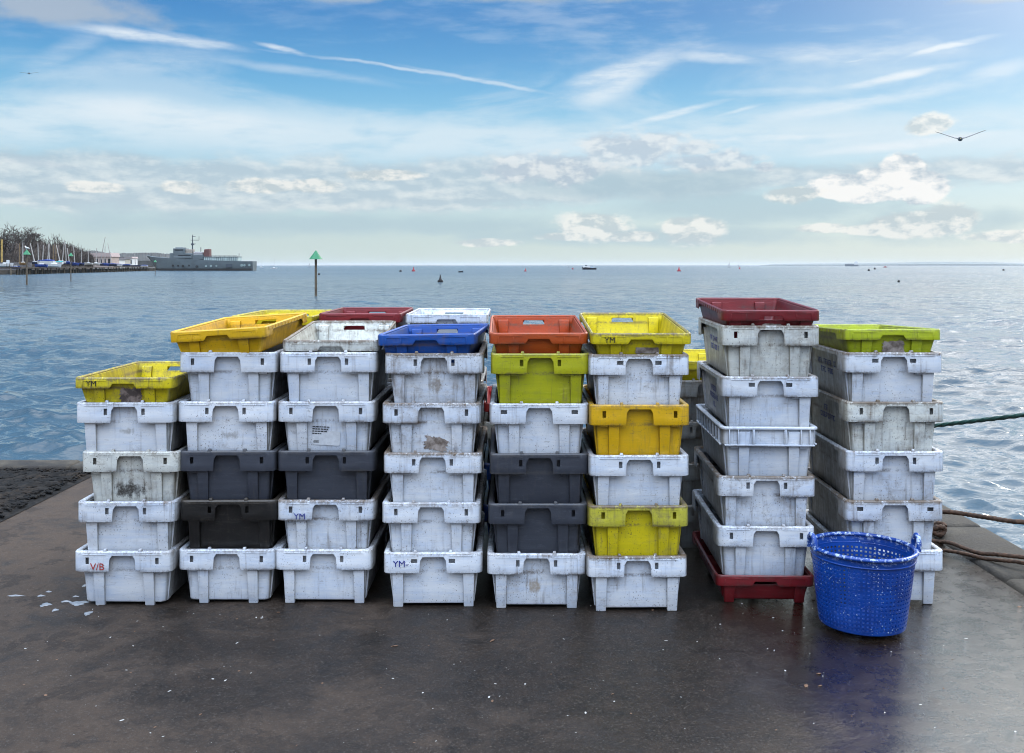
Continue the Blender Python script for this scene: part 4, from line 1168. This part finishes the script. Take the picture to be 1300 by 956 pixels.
# ------------------------------------------------------------------ warship
def warship():
    D = 440.0; k = D/F
    X0 = (250-650)*k
    root = empty('warship', (X0, D+4, WZ)); tag(root, 'grey moored warship with its bow to the left at the jetty end', 'ship')
    mg = simple('naval_grey', (.118,.145,.152), .55, var=.18, scale=.25); mg2 = simple('naval_grey_dark', (.055,.07,.085), .55, var=.2, scale=.3)
    mt = simple('ship_tan', (.38,.33,.27), .6); mr = simple('ship_red', (.14,.055,.045), .6)
    B = 9.0
    def X(zx): return ((160+zx/7.22)-250)*k
    def Z(zy): return (343.6-(290+zy/7.22))*k
    # hull lofted along its length
    prof = [(158,246,0.02),(175,250,.22),(210,256,.45),(280,264,.72),(360,270,.9),(460,275,1),(620,282,1),(720,290,1),(900,296,.98),(1060,300,.92),(1158,300,.8)]
    bm = bmesh.new(); rows = []
    for zx, zy, hb in prof:
        x = X(zx); zt = Z(zy); h = hb*B/2
        xb = x + (6.0*(1-min(1, (zx-158)/120)) if zx < 280 else 0)
        rows.append([bm.verts.new((x, -h, zt)), bm.verts.new(((x+xb)/2, -h*.96, zt*.45)), bm.verts.new((xb, -h*.82, .2)), bm.verts.new((xb, -h*.7, -2)), bm.verts.new((xb, h*.7, -2)), bm.verts.new((xb, h*.82, .2)), bm.verts.new(((x+xb)/2, h*.96, zt*.45)), bm.verts.new((x, h, zt))])
    for a_, b_ in zip(rows, rows[1:]):
        for q in range(8): bm.faces.new((a_[q], b_[q], b_[(q+1) % 8], a_[(q+1) % 8]))
    bm.faces.new(rows[0]); bm.faces.new(rows[-1][::-1]); bmesh.ops.recalc_face_normals(bm, faces=bm.faces)
    link('hull', finish(bm, 'hull', smooth=35), mg, root)
    bm = bmesh.new(); box(bm, X(210), X(1150), -B*.44, -B*.405, Z(380)-.2, Z(367)); link('boot_topping', finish(bm, 'boot_topping', smooth=None), m_black, root)
    bm = bmesh.new()
    for a_, b_, c_, d2, w_ in ((395,430,225,272,4.4),(425,530,182,268,4.0),(440,510,172,182,3.2),(530,600,228,280,3.8),(600,700,240,286,3.6),(400,590,252,276,4.2)):
        box(bm, X(a_), X(b_), -w_*.8, w_*.8, Z(d2), Z(c_))
    link('superstructure', finish(bm, 'superstructure', smooth=None, bevel=.15), mg, root)
    bm = bmesh.new(); box(bm, X(440), X(518), -3.28, -3.21, Z(202), Z(192)); box(bm, X(470), X(585), -3.30, -3.21, Z(250), Z(243)); link('bridge_windows', finish(bm, 'bridge_windows', smooth=None), m_glass, root)
    bm = bmesh.new(); box(bm, X(530), X(590), -2, 2, Z(228), Z(190)); link('deckhouse', finish(bm, 'deckhouse', smooth=None, bevel=.1), mt, root)
    bm = bmesh.new(); prism(bm, [(X(690),Z(282)),(X(750),Z(282)),(X(748),Z(186)),(X(700),Z(190))], -1.7, 1.7); link('funnel', finish(bm, 'funnel', smooth=None, bevel=.2), mr, root)
    bm = bmesh.new(); box(bm, X(603), X(685), -2.2, 2.2, Z(250), Z(214)); link('gun_house', finish(bm, 'gun_house', smooth=None, bevel=.3), simple('ship_pale', (.32,.31,.31), .6), root)
    bm = bmesh.new()
    tube(bm, [(X(582),0,Z(230)),(X(584),0,Z(55))], [.38,.14], 8)
    tube(bm, [(X(574),1.2,Z(230)),(X(583),0,Z(110))], [.2,.12], 6); tube(bm, [(X(594),-1.2,Z(230)),(X(584),0,Z(110))], [.2,.12], 6)
    for zz, hw in ((105,60),(72,26),(140,30)): tube(bm, [(X(584-hw*.3),0,Z(zz)),(X(584+hw),0,Z(zz))], .12, 6)
    tube(bm, [(X(643),0,Z(105)),(X(643),0,Z(70))], .1, 6); tube(bm, [(X(660),0,Z(215)),(X(660),0,Z(172))], .16, 6)
    box(bm, X(574), X(594), -.9, .9, Z(150), Z(136))
    link('mast', finish(bm, 'mast', smooth=50), mg2, root)
    # glazed club room amidships
    bm = bmesh.new(); box(bm, X(705), X(1018), -B*.37, B*.37, Z(298), Z(262)); link('glazed_saloon', finish(bm, 'glazed_saloon', smooth=None, bevel=.08), simple('saloon_glass', (.46,.56,.53), .25, var=.25, scale=.5), root)
    bm = bmesh.new()
    for i in range(19): xx = X(708)+(X(1015)-X(708))*i/18; box(bm, xx-.09, xx+.09, -B*.37-.07, -B*.37-.004, Z(298), Z(264))
    box(bm, X(702), X(1021), -B*.39, B*.39, Z(262), Z(257))
    link('saloon_frame', finish(bm, 'saloon_frame', smooth=None), mg, root)
    bm = bmesh.new()
    for i in range(22): xx = X(770)+(X(1016)-X(770))*i/21; box(bm, xx-.03, xx+.03, -B*.38, -B*.38+.06, Z(257), Z(247))
    box(bm, X(770), X(1016), -B*.38, -B*.38+.07, Z(249), Z(247)); tube(bm, [(X(1012),0,Z(262)),(X(1014),0,Z(228))], .12, 6)
    link('deck_rail', finish(bm, 'deck_rail', smooth=None), mg2, root)
    for zx, zy, r_ in ((432,340,.45),(480,342,.4),(523,344,.5),(580,340,.35),(650,347,.5),(735,345,.45),(780,345,.5),(830,343,.4),(1060,338,.6),(1085,338,.5),(1130,336,.5)):
        bm = bmesh.new(); M = Matrix.Translation((X(zx), -B*.478 if zx < 1050 else -B*.44, Z(zy))) @ Matrix.Rotation(R(90), 4, 'X')
        bmesh.ops.create_cone(bm, cap_ends=True, segments=12, radius1=r_, radius2=r_, depth=.3, matrix=M)
        link('porthole', finish(bm, 'porthole'), m_black if zx < 700 else simple('pale_porthole', (.3,.38,.36), .3), root)
    bm = bmesh.new(); box(bm, X(918), X(972), -B*.495, -B*.46, Z(356), Z(326)); link('hull_door', finish(bm, 'hull_door', smooth=None), mg2, root)
warship()

# ------------------------------------------------------------------ boat yard on the left: hard, jetty, boats, trees
m_pile = simple('jetty_timber', (.060,.045,.032), .85, var=.45)
m_mud = simple('shore_mud', (.045,.038,.028), .8, var=.4, scale=.2)
# land mass behind jetty
def poly_land(name, pts, z0, z1, m, label=None):
    bm = bmesh.new(); prism(bm, [(x, y) for x, y in pts], z0, z1, f=lambda a, b_, c: (a, b_, c))
    return tag(link(name, finish(bm, name, smooth=None), m), label, kind='structure')
def P2(px, D): return ((px-650)/F*D, D)
shore = [P2(-260, 235), P2(-20, 246), P2(60, 285), P2(120, 335), P2(175, 410), P2(196, 430), P2(205, 560), P2(215, 900), P2(-300, 900), P2(-500, 300)]
poly_land('shore', shore, -3, WZ+1.1, m_mud, 'low shore of the boat yard')
# timber jetty following the shore edge
def jetty():
    root = empty('timber_jetty', (P2(60, 280)[0], 280, WZ)); tag(root, 'long dark timber jetty on piles in front of the boat yard', 'jetty')
    o0 = root.location
    line = [P2(-60, 240), P2(20, 246), P2(60, 282), P2(120, 330), P2(170, 400), P2(190, 425)]
    pts = []
    for (x0, y0), (x1, y1) in zip(line, line[1:]):
        n = max(1, int(math.hypot(x1-x0, y1-y0)/3.2))
        for k in range(n): pts.append((x0+(x1-x0)*k/n, y0+(y1-y0)*k/n))
    bm = bmesh.new()
    for (x0, y0), (x1, y1) in zip(line, line[1:]):
        a = Vector((x0-o0.x, y0-o0.y, 0)); b_ = Vector((x1-o0.x, y1-o0.y, 0)); t = (b_-a).normalized(); n_ = Vector((-t.y, t.x, 0))
        hexa(bm, [a-n_*1.2+Vector((0,0,1.55)), b_-n_*1.2+Vector((0,0,1.55)), b_+n_*2.5+Vector((0,0,1.55)), a+n_*2.5+Vector((0,0,1.55)),
                  a-n_*1.2+Vector((0,0,1.9)), b_-n_*1.2+Vector((0,0,1.9)), b_+n_*2.5+Vector((0,0,1.9)), a+n_*2.5+Vector((0,0,1.9))])
    bmesh.ops.recalc_face_normals(bm, faces=bm.faces)
    link('deck', finish(bm, 'deck', smooth=None), m_pile, root)
    pm = bmesh.new(); tube(pm, [(0,0,-2),(0,0,1.6)], [.2,.17], 8); me = finish(pm, 'pile', smooth=50)
    mp = simple('pale_pile', (.17,.135,.09), .85, var=.4)
    rng = random.Random(1)
    for i, (x, y) in enumerate(pts[:90]):
        o = link('pile', me, mp, root); o.location = (x-o0.x+rng.uniform(-.4,.4), y-o0.y-1.5+rng.uniform(-.3,.3), 0)
jetty()
# wooded bank behind the yard
m_twig = simple('bare_twigs', (.062,.045,.034), .9, var=.4, scale=1.0)
m_bark = simple('grey_bark', (.075,.060,.048), .9, var=.4)
def bank():
    bm = bmesh.new(); rng = random.Random(4)
    pts = [(-260,300,296),(-60,300,300),(20,300,303),(60,310,308),(90,330,312),(110,360,322),(118,380,333)]
    for px, D, ty in pts: pass
    rows = []
    for i in range(90):
        t = i/89*(len(pts)-1); a = int(min(t, len(pts)-2)); f_ = t-a
        px, D, ty = [pts[a][j]*(1-f_)+pts[a+1][j]*f_ for j in range(3)]
        row = []
        for dd, hh in ((0,0),(2,.45),(6,.8),(14,1),(30,.8),(50,.2)):
            D2 = D+dd; ztop = CH-(ty-HZ)/F*D - (WZ+1.1)
            row.append(bm.verts.new(((px-650)/F*D2, D2, WZ+1.0+max(0, ztop*hh*(1+rng.uniform(-.12,.12))))))
        rows.append(row)
    for a_, b_ in zip(rows, rows[1:]):
        for q in range(5): bm.faces.new((a_[q], b_[q], b_[q+1], a_[q+1]))
    bmesh.ops.recalc_face_normals(bm, faces=bm.faces)
    # brushwood over it
    for i in range(5200):
        t = rng.random()*(len(pts)-1)*.999; a = int(t); f_ = t-a
        px, D, ty = [pts[a][j]*(1-f_)+pts[a+1][j]*f_ for j in range(3)]
        D2 = D+rng.uniform(-3, 22); zt = CH-(ty-HZ)/F*D; h = (zt-(WZ+1))*min(1, .4+(D2-D+3)/18)
        base = Vector(((px-650)/F*D2, D2, WZ+1+h*rng.uniform(.2, .85)))
        tip = base+Vector((rng.gauss(0, .7), rng.gauss(0, .7), rng.uniform(1.0, 3.2)))
        tube(bm, [base, tip], [.10, .03], 3, caps=False)
    tag(link('bare_thicket', finish(bm, 'bare_thicket', smooth=None), m_twig), 'brown leafless thicket on the bank behind the yard', kind='stuff')
bank()
def tree(px, D, top_y, label, seed, spread=1.0):
    rng = random.Random(seed)
    base = Vector(((px-650)/F*D, D, WZ+1.0)); Ht = CH-(top_y-HZ)/F*D - base.z
    root = empty('bare_tree', base); tag(root, label, 'tree', 'bare winter trees behind the boat yard')
    tb = bmesh.new(); cb = bmesh.new()
    def branch(p, dr, ln, r, lv):
        n = 4; pts = [p]; q = p; dd = dr.copy()
        for i in range(n):
            dd = (dd + Vector((rng.gauss(0,.16), rng.gauss(0,.16), rng.gauss(.04,.08)))).normalized()
            q = q+dd*ln/n; pts.append(q)
        bmx = tb if lv < 2 else cb
        tube(bmx, pts, [r*(1-.45*i/n) for i in range(n+1)], 6 if lv < 2 else (4 if lv < 4 else 3), caps=False)
        if lv >= 6: return
        k = 3 if lv < 2 else (3 if lv < 5 else 2)
        for j in range(k):
            t = rng.uniform(.35, 1.0) if j else 1.0
            pp = pts[min(n, int(t*n))]
            ax = Vector((rng.gauss(0,1), rng.gauss(0,1), rng.gauss(0,.3))).normalized()
            nd = (dd + ax*rng.uniform(.45, .95)*spread); nd.z = max(nd.z, -.05)
            branch(pp, nd.normalized(), ln*rng.uniform(.58, .8), max(.045, r*.60), lv+1)
    branch(Vector((0,0,-.3)), Vector((0,0,1)), Ht*.30, Ht*.021, 0)
    # rescale to wanted height
    zmax = max(v.co.z for v in cb.verts)
    for bmx in (tb, cb):
        for v in bmx.verts: v.co.z *= Ht/zmax; v.co.x *= Ht/zmax*1.05; v.co.y *= Ht/zmax
    link('trunk', finish(tb, 'trunk', smooth=60), m_bark, root); link('crown', finish(cb, 'crown', smooth=None), m_twig, root)
tl = [(-30, 300, 276, 'bare tree cut off by the left picture edge, the tallest one'), (6, 305, 281, 'tall bare tree at the left edge behind the yellow post'), (20, 318, 290, 'bare tree behind the first green coned marker post'),
      (34, 312, 286, 'broad bare tree with a dense crown, right of the gull post'), (47, 315, 291, 'bare tree at the right end of the dense crowns'), (60, 330, 296, 'thin pale bare tree, rightmost of the row')]
for i, (px, D, ty, lb) in enumerate(tl): tree(px, D, ty, lb, 40+i, 1.3)

# grey fence and small things in the yard
bm = bmesh.new()
for i in range(37):
    x0 = P2(-70, 262)[0]+i*.62; box(bm, x0, x0+.56, 262, 262.06, WZ+1.1, WZ+3.1)
box(bm, P2(-70,262)[0], P2(-70,262)[0]+23, 262.07, 262.14, WZ+1.5, WZ+1.65)
tag(link('board_fence', finish(bm, 'board_fence', smooth=None), simple('fence_grey', (.17,.16,.16), .8)), 'grey board fence at the left end of the boat yard', 'fence')
def post(px, D, y0, y1, r, m, label):
    a = at(px, y0, D); root = tag(link('timber_post', (lambda bm: (tube(bm, [(0,0,0),(0,0,(y0-y1)/F*D)], r, 8), finish(bm, 'timber_post', smooth=50))[1])(bmesh.new()), m), label, 'post', 'tall timber posts in the boat yard'); root.location = a
m_yel = simple('yellow_post_paint', (.50,.34,.09), .6)
post(2.3, 258, 333, 304, .22, m_yel, 'pale yellow post at the left picture edge')
post(25, 270, 333, 309, .13, simple('tan_post', (.24,.16,.08), .7), 'tan post left of the gull topped marker')
post(67.5, 290, 333, 311, .12, simple('tan_post', (.24,.16,.08), .7), 'left one of two brown posts by the covered boats')
post(71, 290, 333, 311, .12, simple('tan_post', (.24,.16,.08), .7), 'right one of two brown posts by the covered boats')
# signboard
r0 = at(10, 337, 244); root = empty('sign_board', r0); tag(root, 'small white sign on posts at the left end of the jetty', 'sign')
bm = bmesh.new(); box(bm, -.38, .38, 0, .06, .5, 1.35); link('panel', finish(bm, 'panel', smooth=None), m_wht, root)
for s in (-.3, .3):
    bm = bmesh.new(); box(bm, s-.05, s+.05, .061, .14, -1.0, 1.3); link('post', finish(bm, 'post', smooth=None), m_pile, root)
# laid-up boats: hull + mast
HC = {'white': m_wht, 'blue': simple('blue_cover', (.012,.05,.26), .5), 'teal': simple('teal_cover', (.02,.42,.42), .5), 'orange': simple('orange_cover', (.6,.22,.03), .5), 'dark': simple('navy_hull', (.02,.03,.07), .5), 'tan': simple('wood_hull', (.3,.18,.07), .5)}
m_mast = simple('pale_mast', (.42,.39,.36), .45)
def yacht(px, D, by, Lpx, hullc, mast_top=None, lean=0, cover=None, yaw=0, label=''):
    k = D/F; base = at(px, by, D); L = Lpx*k
    root = empty('laid_up_boat', base, (0,0,R(yaw))); tag(root, label, 'boat', 'boats laid up ashore in the boat yard')
    hh = min(1.4, L*.14)
    bm = bmesh.new(); hull(bm, L, L*.3, hh, hh, hh*1.25, flat=.3); link('hull', finish(bm, 'hull', smooth=40), HC[hullc], root)
    if cover:
        bm = bmesh.new(); prism(bm, [(-L*.47, hh*1.02), (L*.44, hh*1.06), (L*.3, hh*1.45), (-L*.1, hh*1.7), (-L*.46, hh*1.45)], -L*.12, L*.12); link('cover', finish(bm, 'cover', smooth=None, bevel=.08), HC[cover], root)
    else:
        bm = bmesh.new(); prism(bm, [(-L*.2, hh), (L*.2, hh), (L*.12, hh*1.5), (-L*.2, hh*1.5)], -L*.08, L*.08); link('cabin', finish(bm, 'cabin', smooth=None, bevel=.05), m_wht, root)
    if mast_top:
        h = (by-mast_top)*k; bm = bmesh.new(); tube(bm, [(0,0,hh*.6),(h*math.tan(R(lean)),0,h)], [.16,.10], 6); link('mast', finish(bm, 'mast', smooth=50), m_mast, root)
yl = [
 (29, 262, 335, 12, 'tan', 308, 0, None, 'wooden boat with upright pale mast left of the gull post'),
 (8, 250, 337.5, 20, 'white', None, 0, None, 'low white boat below the fence at the far left'),
 (20, 247, 340, 12, 'blue', None, 0, None, 'small blue hulled boat low on the jetty at left'),
 (44, 285, 334, 12, 'dark', 309, -14, None, 'dark hull with the mast leaning strongly to the left'),
 (49, 288, 334, 12, 'white', 308, -2, None, 'white hull with a nearly upright mast beside the leaning one'),
 (54, 292, 334, 10, 'dark', 311, 3, 'blue', 'blue covered boat with short mast behind the teal cover'),
 (60, 296, 333, 11, 'white', 309, -8, None, 'white hull with pale mast leaning slightly left'),
 (63, 294, 333, 10, 'dark', 309, -4, None, 'dark hull beside the pale leaning mast'),
 (58, 280, 335, 24, 'white', None, 0, 'blue', 'long boat under a bright blue cover'),
 (74, 284, 334.5, 13, 'white', None, 0, 'teal', 'boat under a teal cover with orange end'),
 (52, 268, 338, 16, 'blue', None, 0, None, 'low blue and white boat below the long blue cover'),
 (69, 276, 338, 20, 'white', None, 0, None, 'low white boat below the teal cover'),
 (76, 305, 333, 10, 'dark', 311, -13, None, 'dark hull whose mast crosses the next one'),
 (79, 308, 333, 10, 'white', 305, 6, None, 'white hull with tall mast leaning right'),
 (84, 312, 334, 10, 'blue', 310, 2, 'blue', 'blue covered boat left of the second green marker'),
 (88, 316, 334.5, 10, 'dark', 315, -9, 'blue', 'blue covered boat right behind the second green marker'),
 (95, 322, 336, 11, 'blue', 312, -4, 'blue', 'blue covered boat in front of the pink building'),
 (103, 330, 336, 10, 'dark', 316, 3, 'blue', 'dark hulled boat with low mast before the pink building'),
 (112, 338, 335, 10, 'white', 318, 0, None, 'white boat left of centre before the pink building'),
 (122, 350, 335.5, 11, 'white', 315, 2, None, 'white boat right of centre before the pink building'),
 (127, 356, 336, 10, 'dark', 301, 11, None, 'dark hull with a tall raked mast'),
 (133, 366, 336.5, 11, 'blue', 312, 1, 'blue', 'blue covered boat right of the tall raked mast'),
 (142, 378, 337, 12, 'dark', 309, 10, 'blue', 'dark hull with raked mast at the end of the pink building'),
 (150, 390, 337.5, 12, 'white', None, 0, 'blue', 'blue topped boat among the pale sheds'),
 (160, 402, 338, 12, 'dark', None, 0, 'blue', 'dark covered boat near the jetty end'),
 (172, 415, 338.5, 13, 'dark', 320, -3, None, 'dark hulled boat with stubby mast at the jetty end'),
 (182, 422, 339, 12, 'white', None, 0, 'blue', 'blue covered boat next to the warship bow')]
rng = random.Random(77)
for px, D, by, Lp, hc, mt_, ln, cv, lb in yl: yacht(px, D, by, Lp, hc, mt_, ln, cv, rng.choice([0, 180])+rng.uniform(-14, 14), lb)
# extra mast-only yachts seen as thin sticks come with the boats above
def house(px0, px1, D, by, ty, ridge, wall, roofm, label, nwin=0, depth=9):
    k = D/F; a = at(px0, by, D); wid = (px1-px0)*k; h = (by-ty)*k; rh = (ty-ridge)*k
    root = empty('yard_building', a); tag(root, label, 'building', 'buildings on the shore')
    bm = bmesh.new(); box(bm, 0, wid, 0, depth, -3, h); link('wall', finish(bm, 'wall', smooth=None), wall, root)
    bm = bmesh.new(); prism(bm, [(-.4, h+.01), (wid+.4, h+.01), (wid-.2, h+rh), (.2, h+rh)], -.4, depth+.4); link('roof', finish(bm, 'roof', smooth=None), roofm, root)
    for i in range(nwin):
        x0 = wid*(i+.25)/nwin; bm = bmesh.new(); box(bm, x0, x0+wid/nwin*.55, -.05, -.004, h*.30, h*.80); link('window', finish(bm, 'window', smooth=None), m_glass, root)
m_pink = simple('pink_render', (.50,.40,.35), .8, var=.12, scale=.5); m_roofp = simple('pale_roof', (.46,.36,.33), .8, var=.12); m_roofd = simple('slate_roof', (.09,.085,.09), .8)
house(94, 141, 440, 338, 326, 321, m_pink, m_roofp, 'long pale pink building with a row of dark windows', 9)
house(142, 150, 520, 338, 330, 327, m_wht, m_roofd, 'white shed right of the long pink building', 2)
house(150, 158, 560, 338, 329, 326, simple('cream_wall', (.5,.47,.4), .8), m_roofd, 'cream shed with dark roof further right', 2)
house(160, 168, 640, 338, 328, 326, m_wht, m_roofp, 'white shed closest to the warship bow', 2)
# far hill behind with trees
def hill(name, prof, D, depth, m, label, jag=0, seed=1, step=1.5):
    bm = bmesh.new(); rng = random.Random(seed); rows = []
    px = prof[0][0]; 
    while px <= prof[-1][0]:
        for (x0, y0), (x1, y1) in zip(prof, prof[1:]):
            if x0 <= px <= x1: ty = y0+(y1-y0)*(px-x0)/(x1-x0); break
        ty += rng.uniform(-jag, jag); z = max(WZ+.2, CH-(ty-HZ)/F*D)
        X = (px-650)/F
        rows.append([bm.verts.new((X*D, D, WZ-1)), bm.verts.new((X*D, D, WZ+(z-WZ)*.45)), bm.verts.new((X*(D+depth*.3), D+depth*.3, z*1.0+(z-CH)*.3*depth/D)), bm.verts.new((X*(D+depth), D+depth, WZ-1))])
        px += step
    for a_, b_ in zip(rows, rows[1:]):
        for q in range(3): bm.faces.new((a_[q], b_[q], b_[q+1], a_[q+1]))
    bmesh.ops.recalc_face_normals(bm, faces=bm.faces)
    return tag(link(name, finish(bm, name, smooth=None), m), label, kind='structure')
m_hill = simple('wooded_hill', (.050,.048,.040), .9, var=.4, scale=.02)
hill('hill', [(-300,312),(60,318),(85,322),(104,320),(118,317.5),(135,321),(160,321.5),(200,321),(240,326),(262,334),(266,337)], 1300, 300, m_hill, 'dark wooded hill behind the boat yard', .7, 3, .8)
m_coast = simple('far_coast_land', (.085,.115,.105), .9, var=.2, scale=.002)
hill('far_coast', [(965,336.6),(985,335.2),(1040,334.6),(1110,334.0),(1150,333.2),(1180,332.2),(1260,333.0),(1300,334.6),(1400,334.8),(1600,333)], 9000, 2500, m_coast, 'low blue coast on the right horizon', .12, 5, 3)
hill('low_coast', [(335,336.7),(420,335.9),(640,336.1),(760,335.8),(900,336.1),(966,336.7)], 11000, 2500, simple('far_low_land', (.30,.31,.28), .9), 'thin pale coast line along the horizon', .1, 6, 3)

# ------------------------------------------------------------------ thin sea haze
bm = bmesh.new(); box(bm, -31000, 31000, -31000, 31000, -6, 42); bmesh.ops.recalc_face_normals(bm, faces=bm.faces)
m = bpy.data.materials.new('sea_haze'); m.use_nodes = True; nt = m.node_tree; nt.nodes.remove(nt.nodes['Principled BSDF'])
pv = nt.nodes.new('ShaderNodeVolumePrincipled'); pv.inputs['Color'].default_value = (.86, .92, .97, 1); pv.inputs['Density'].default_value = 6e-5; pv.inputs['Anisotropy'].default_value = .3
nt.links.new(pv.outputs[0], nt.nodes['Material Output'].inputs['Volume'])
tag(link('haze', finish(bm, 'haze', smooth=None), m), 'thin pale sea haze', kind='stuff')
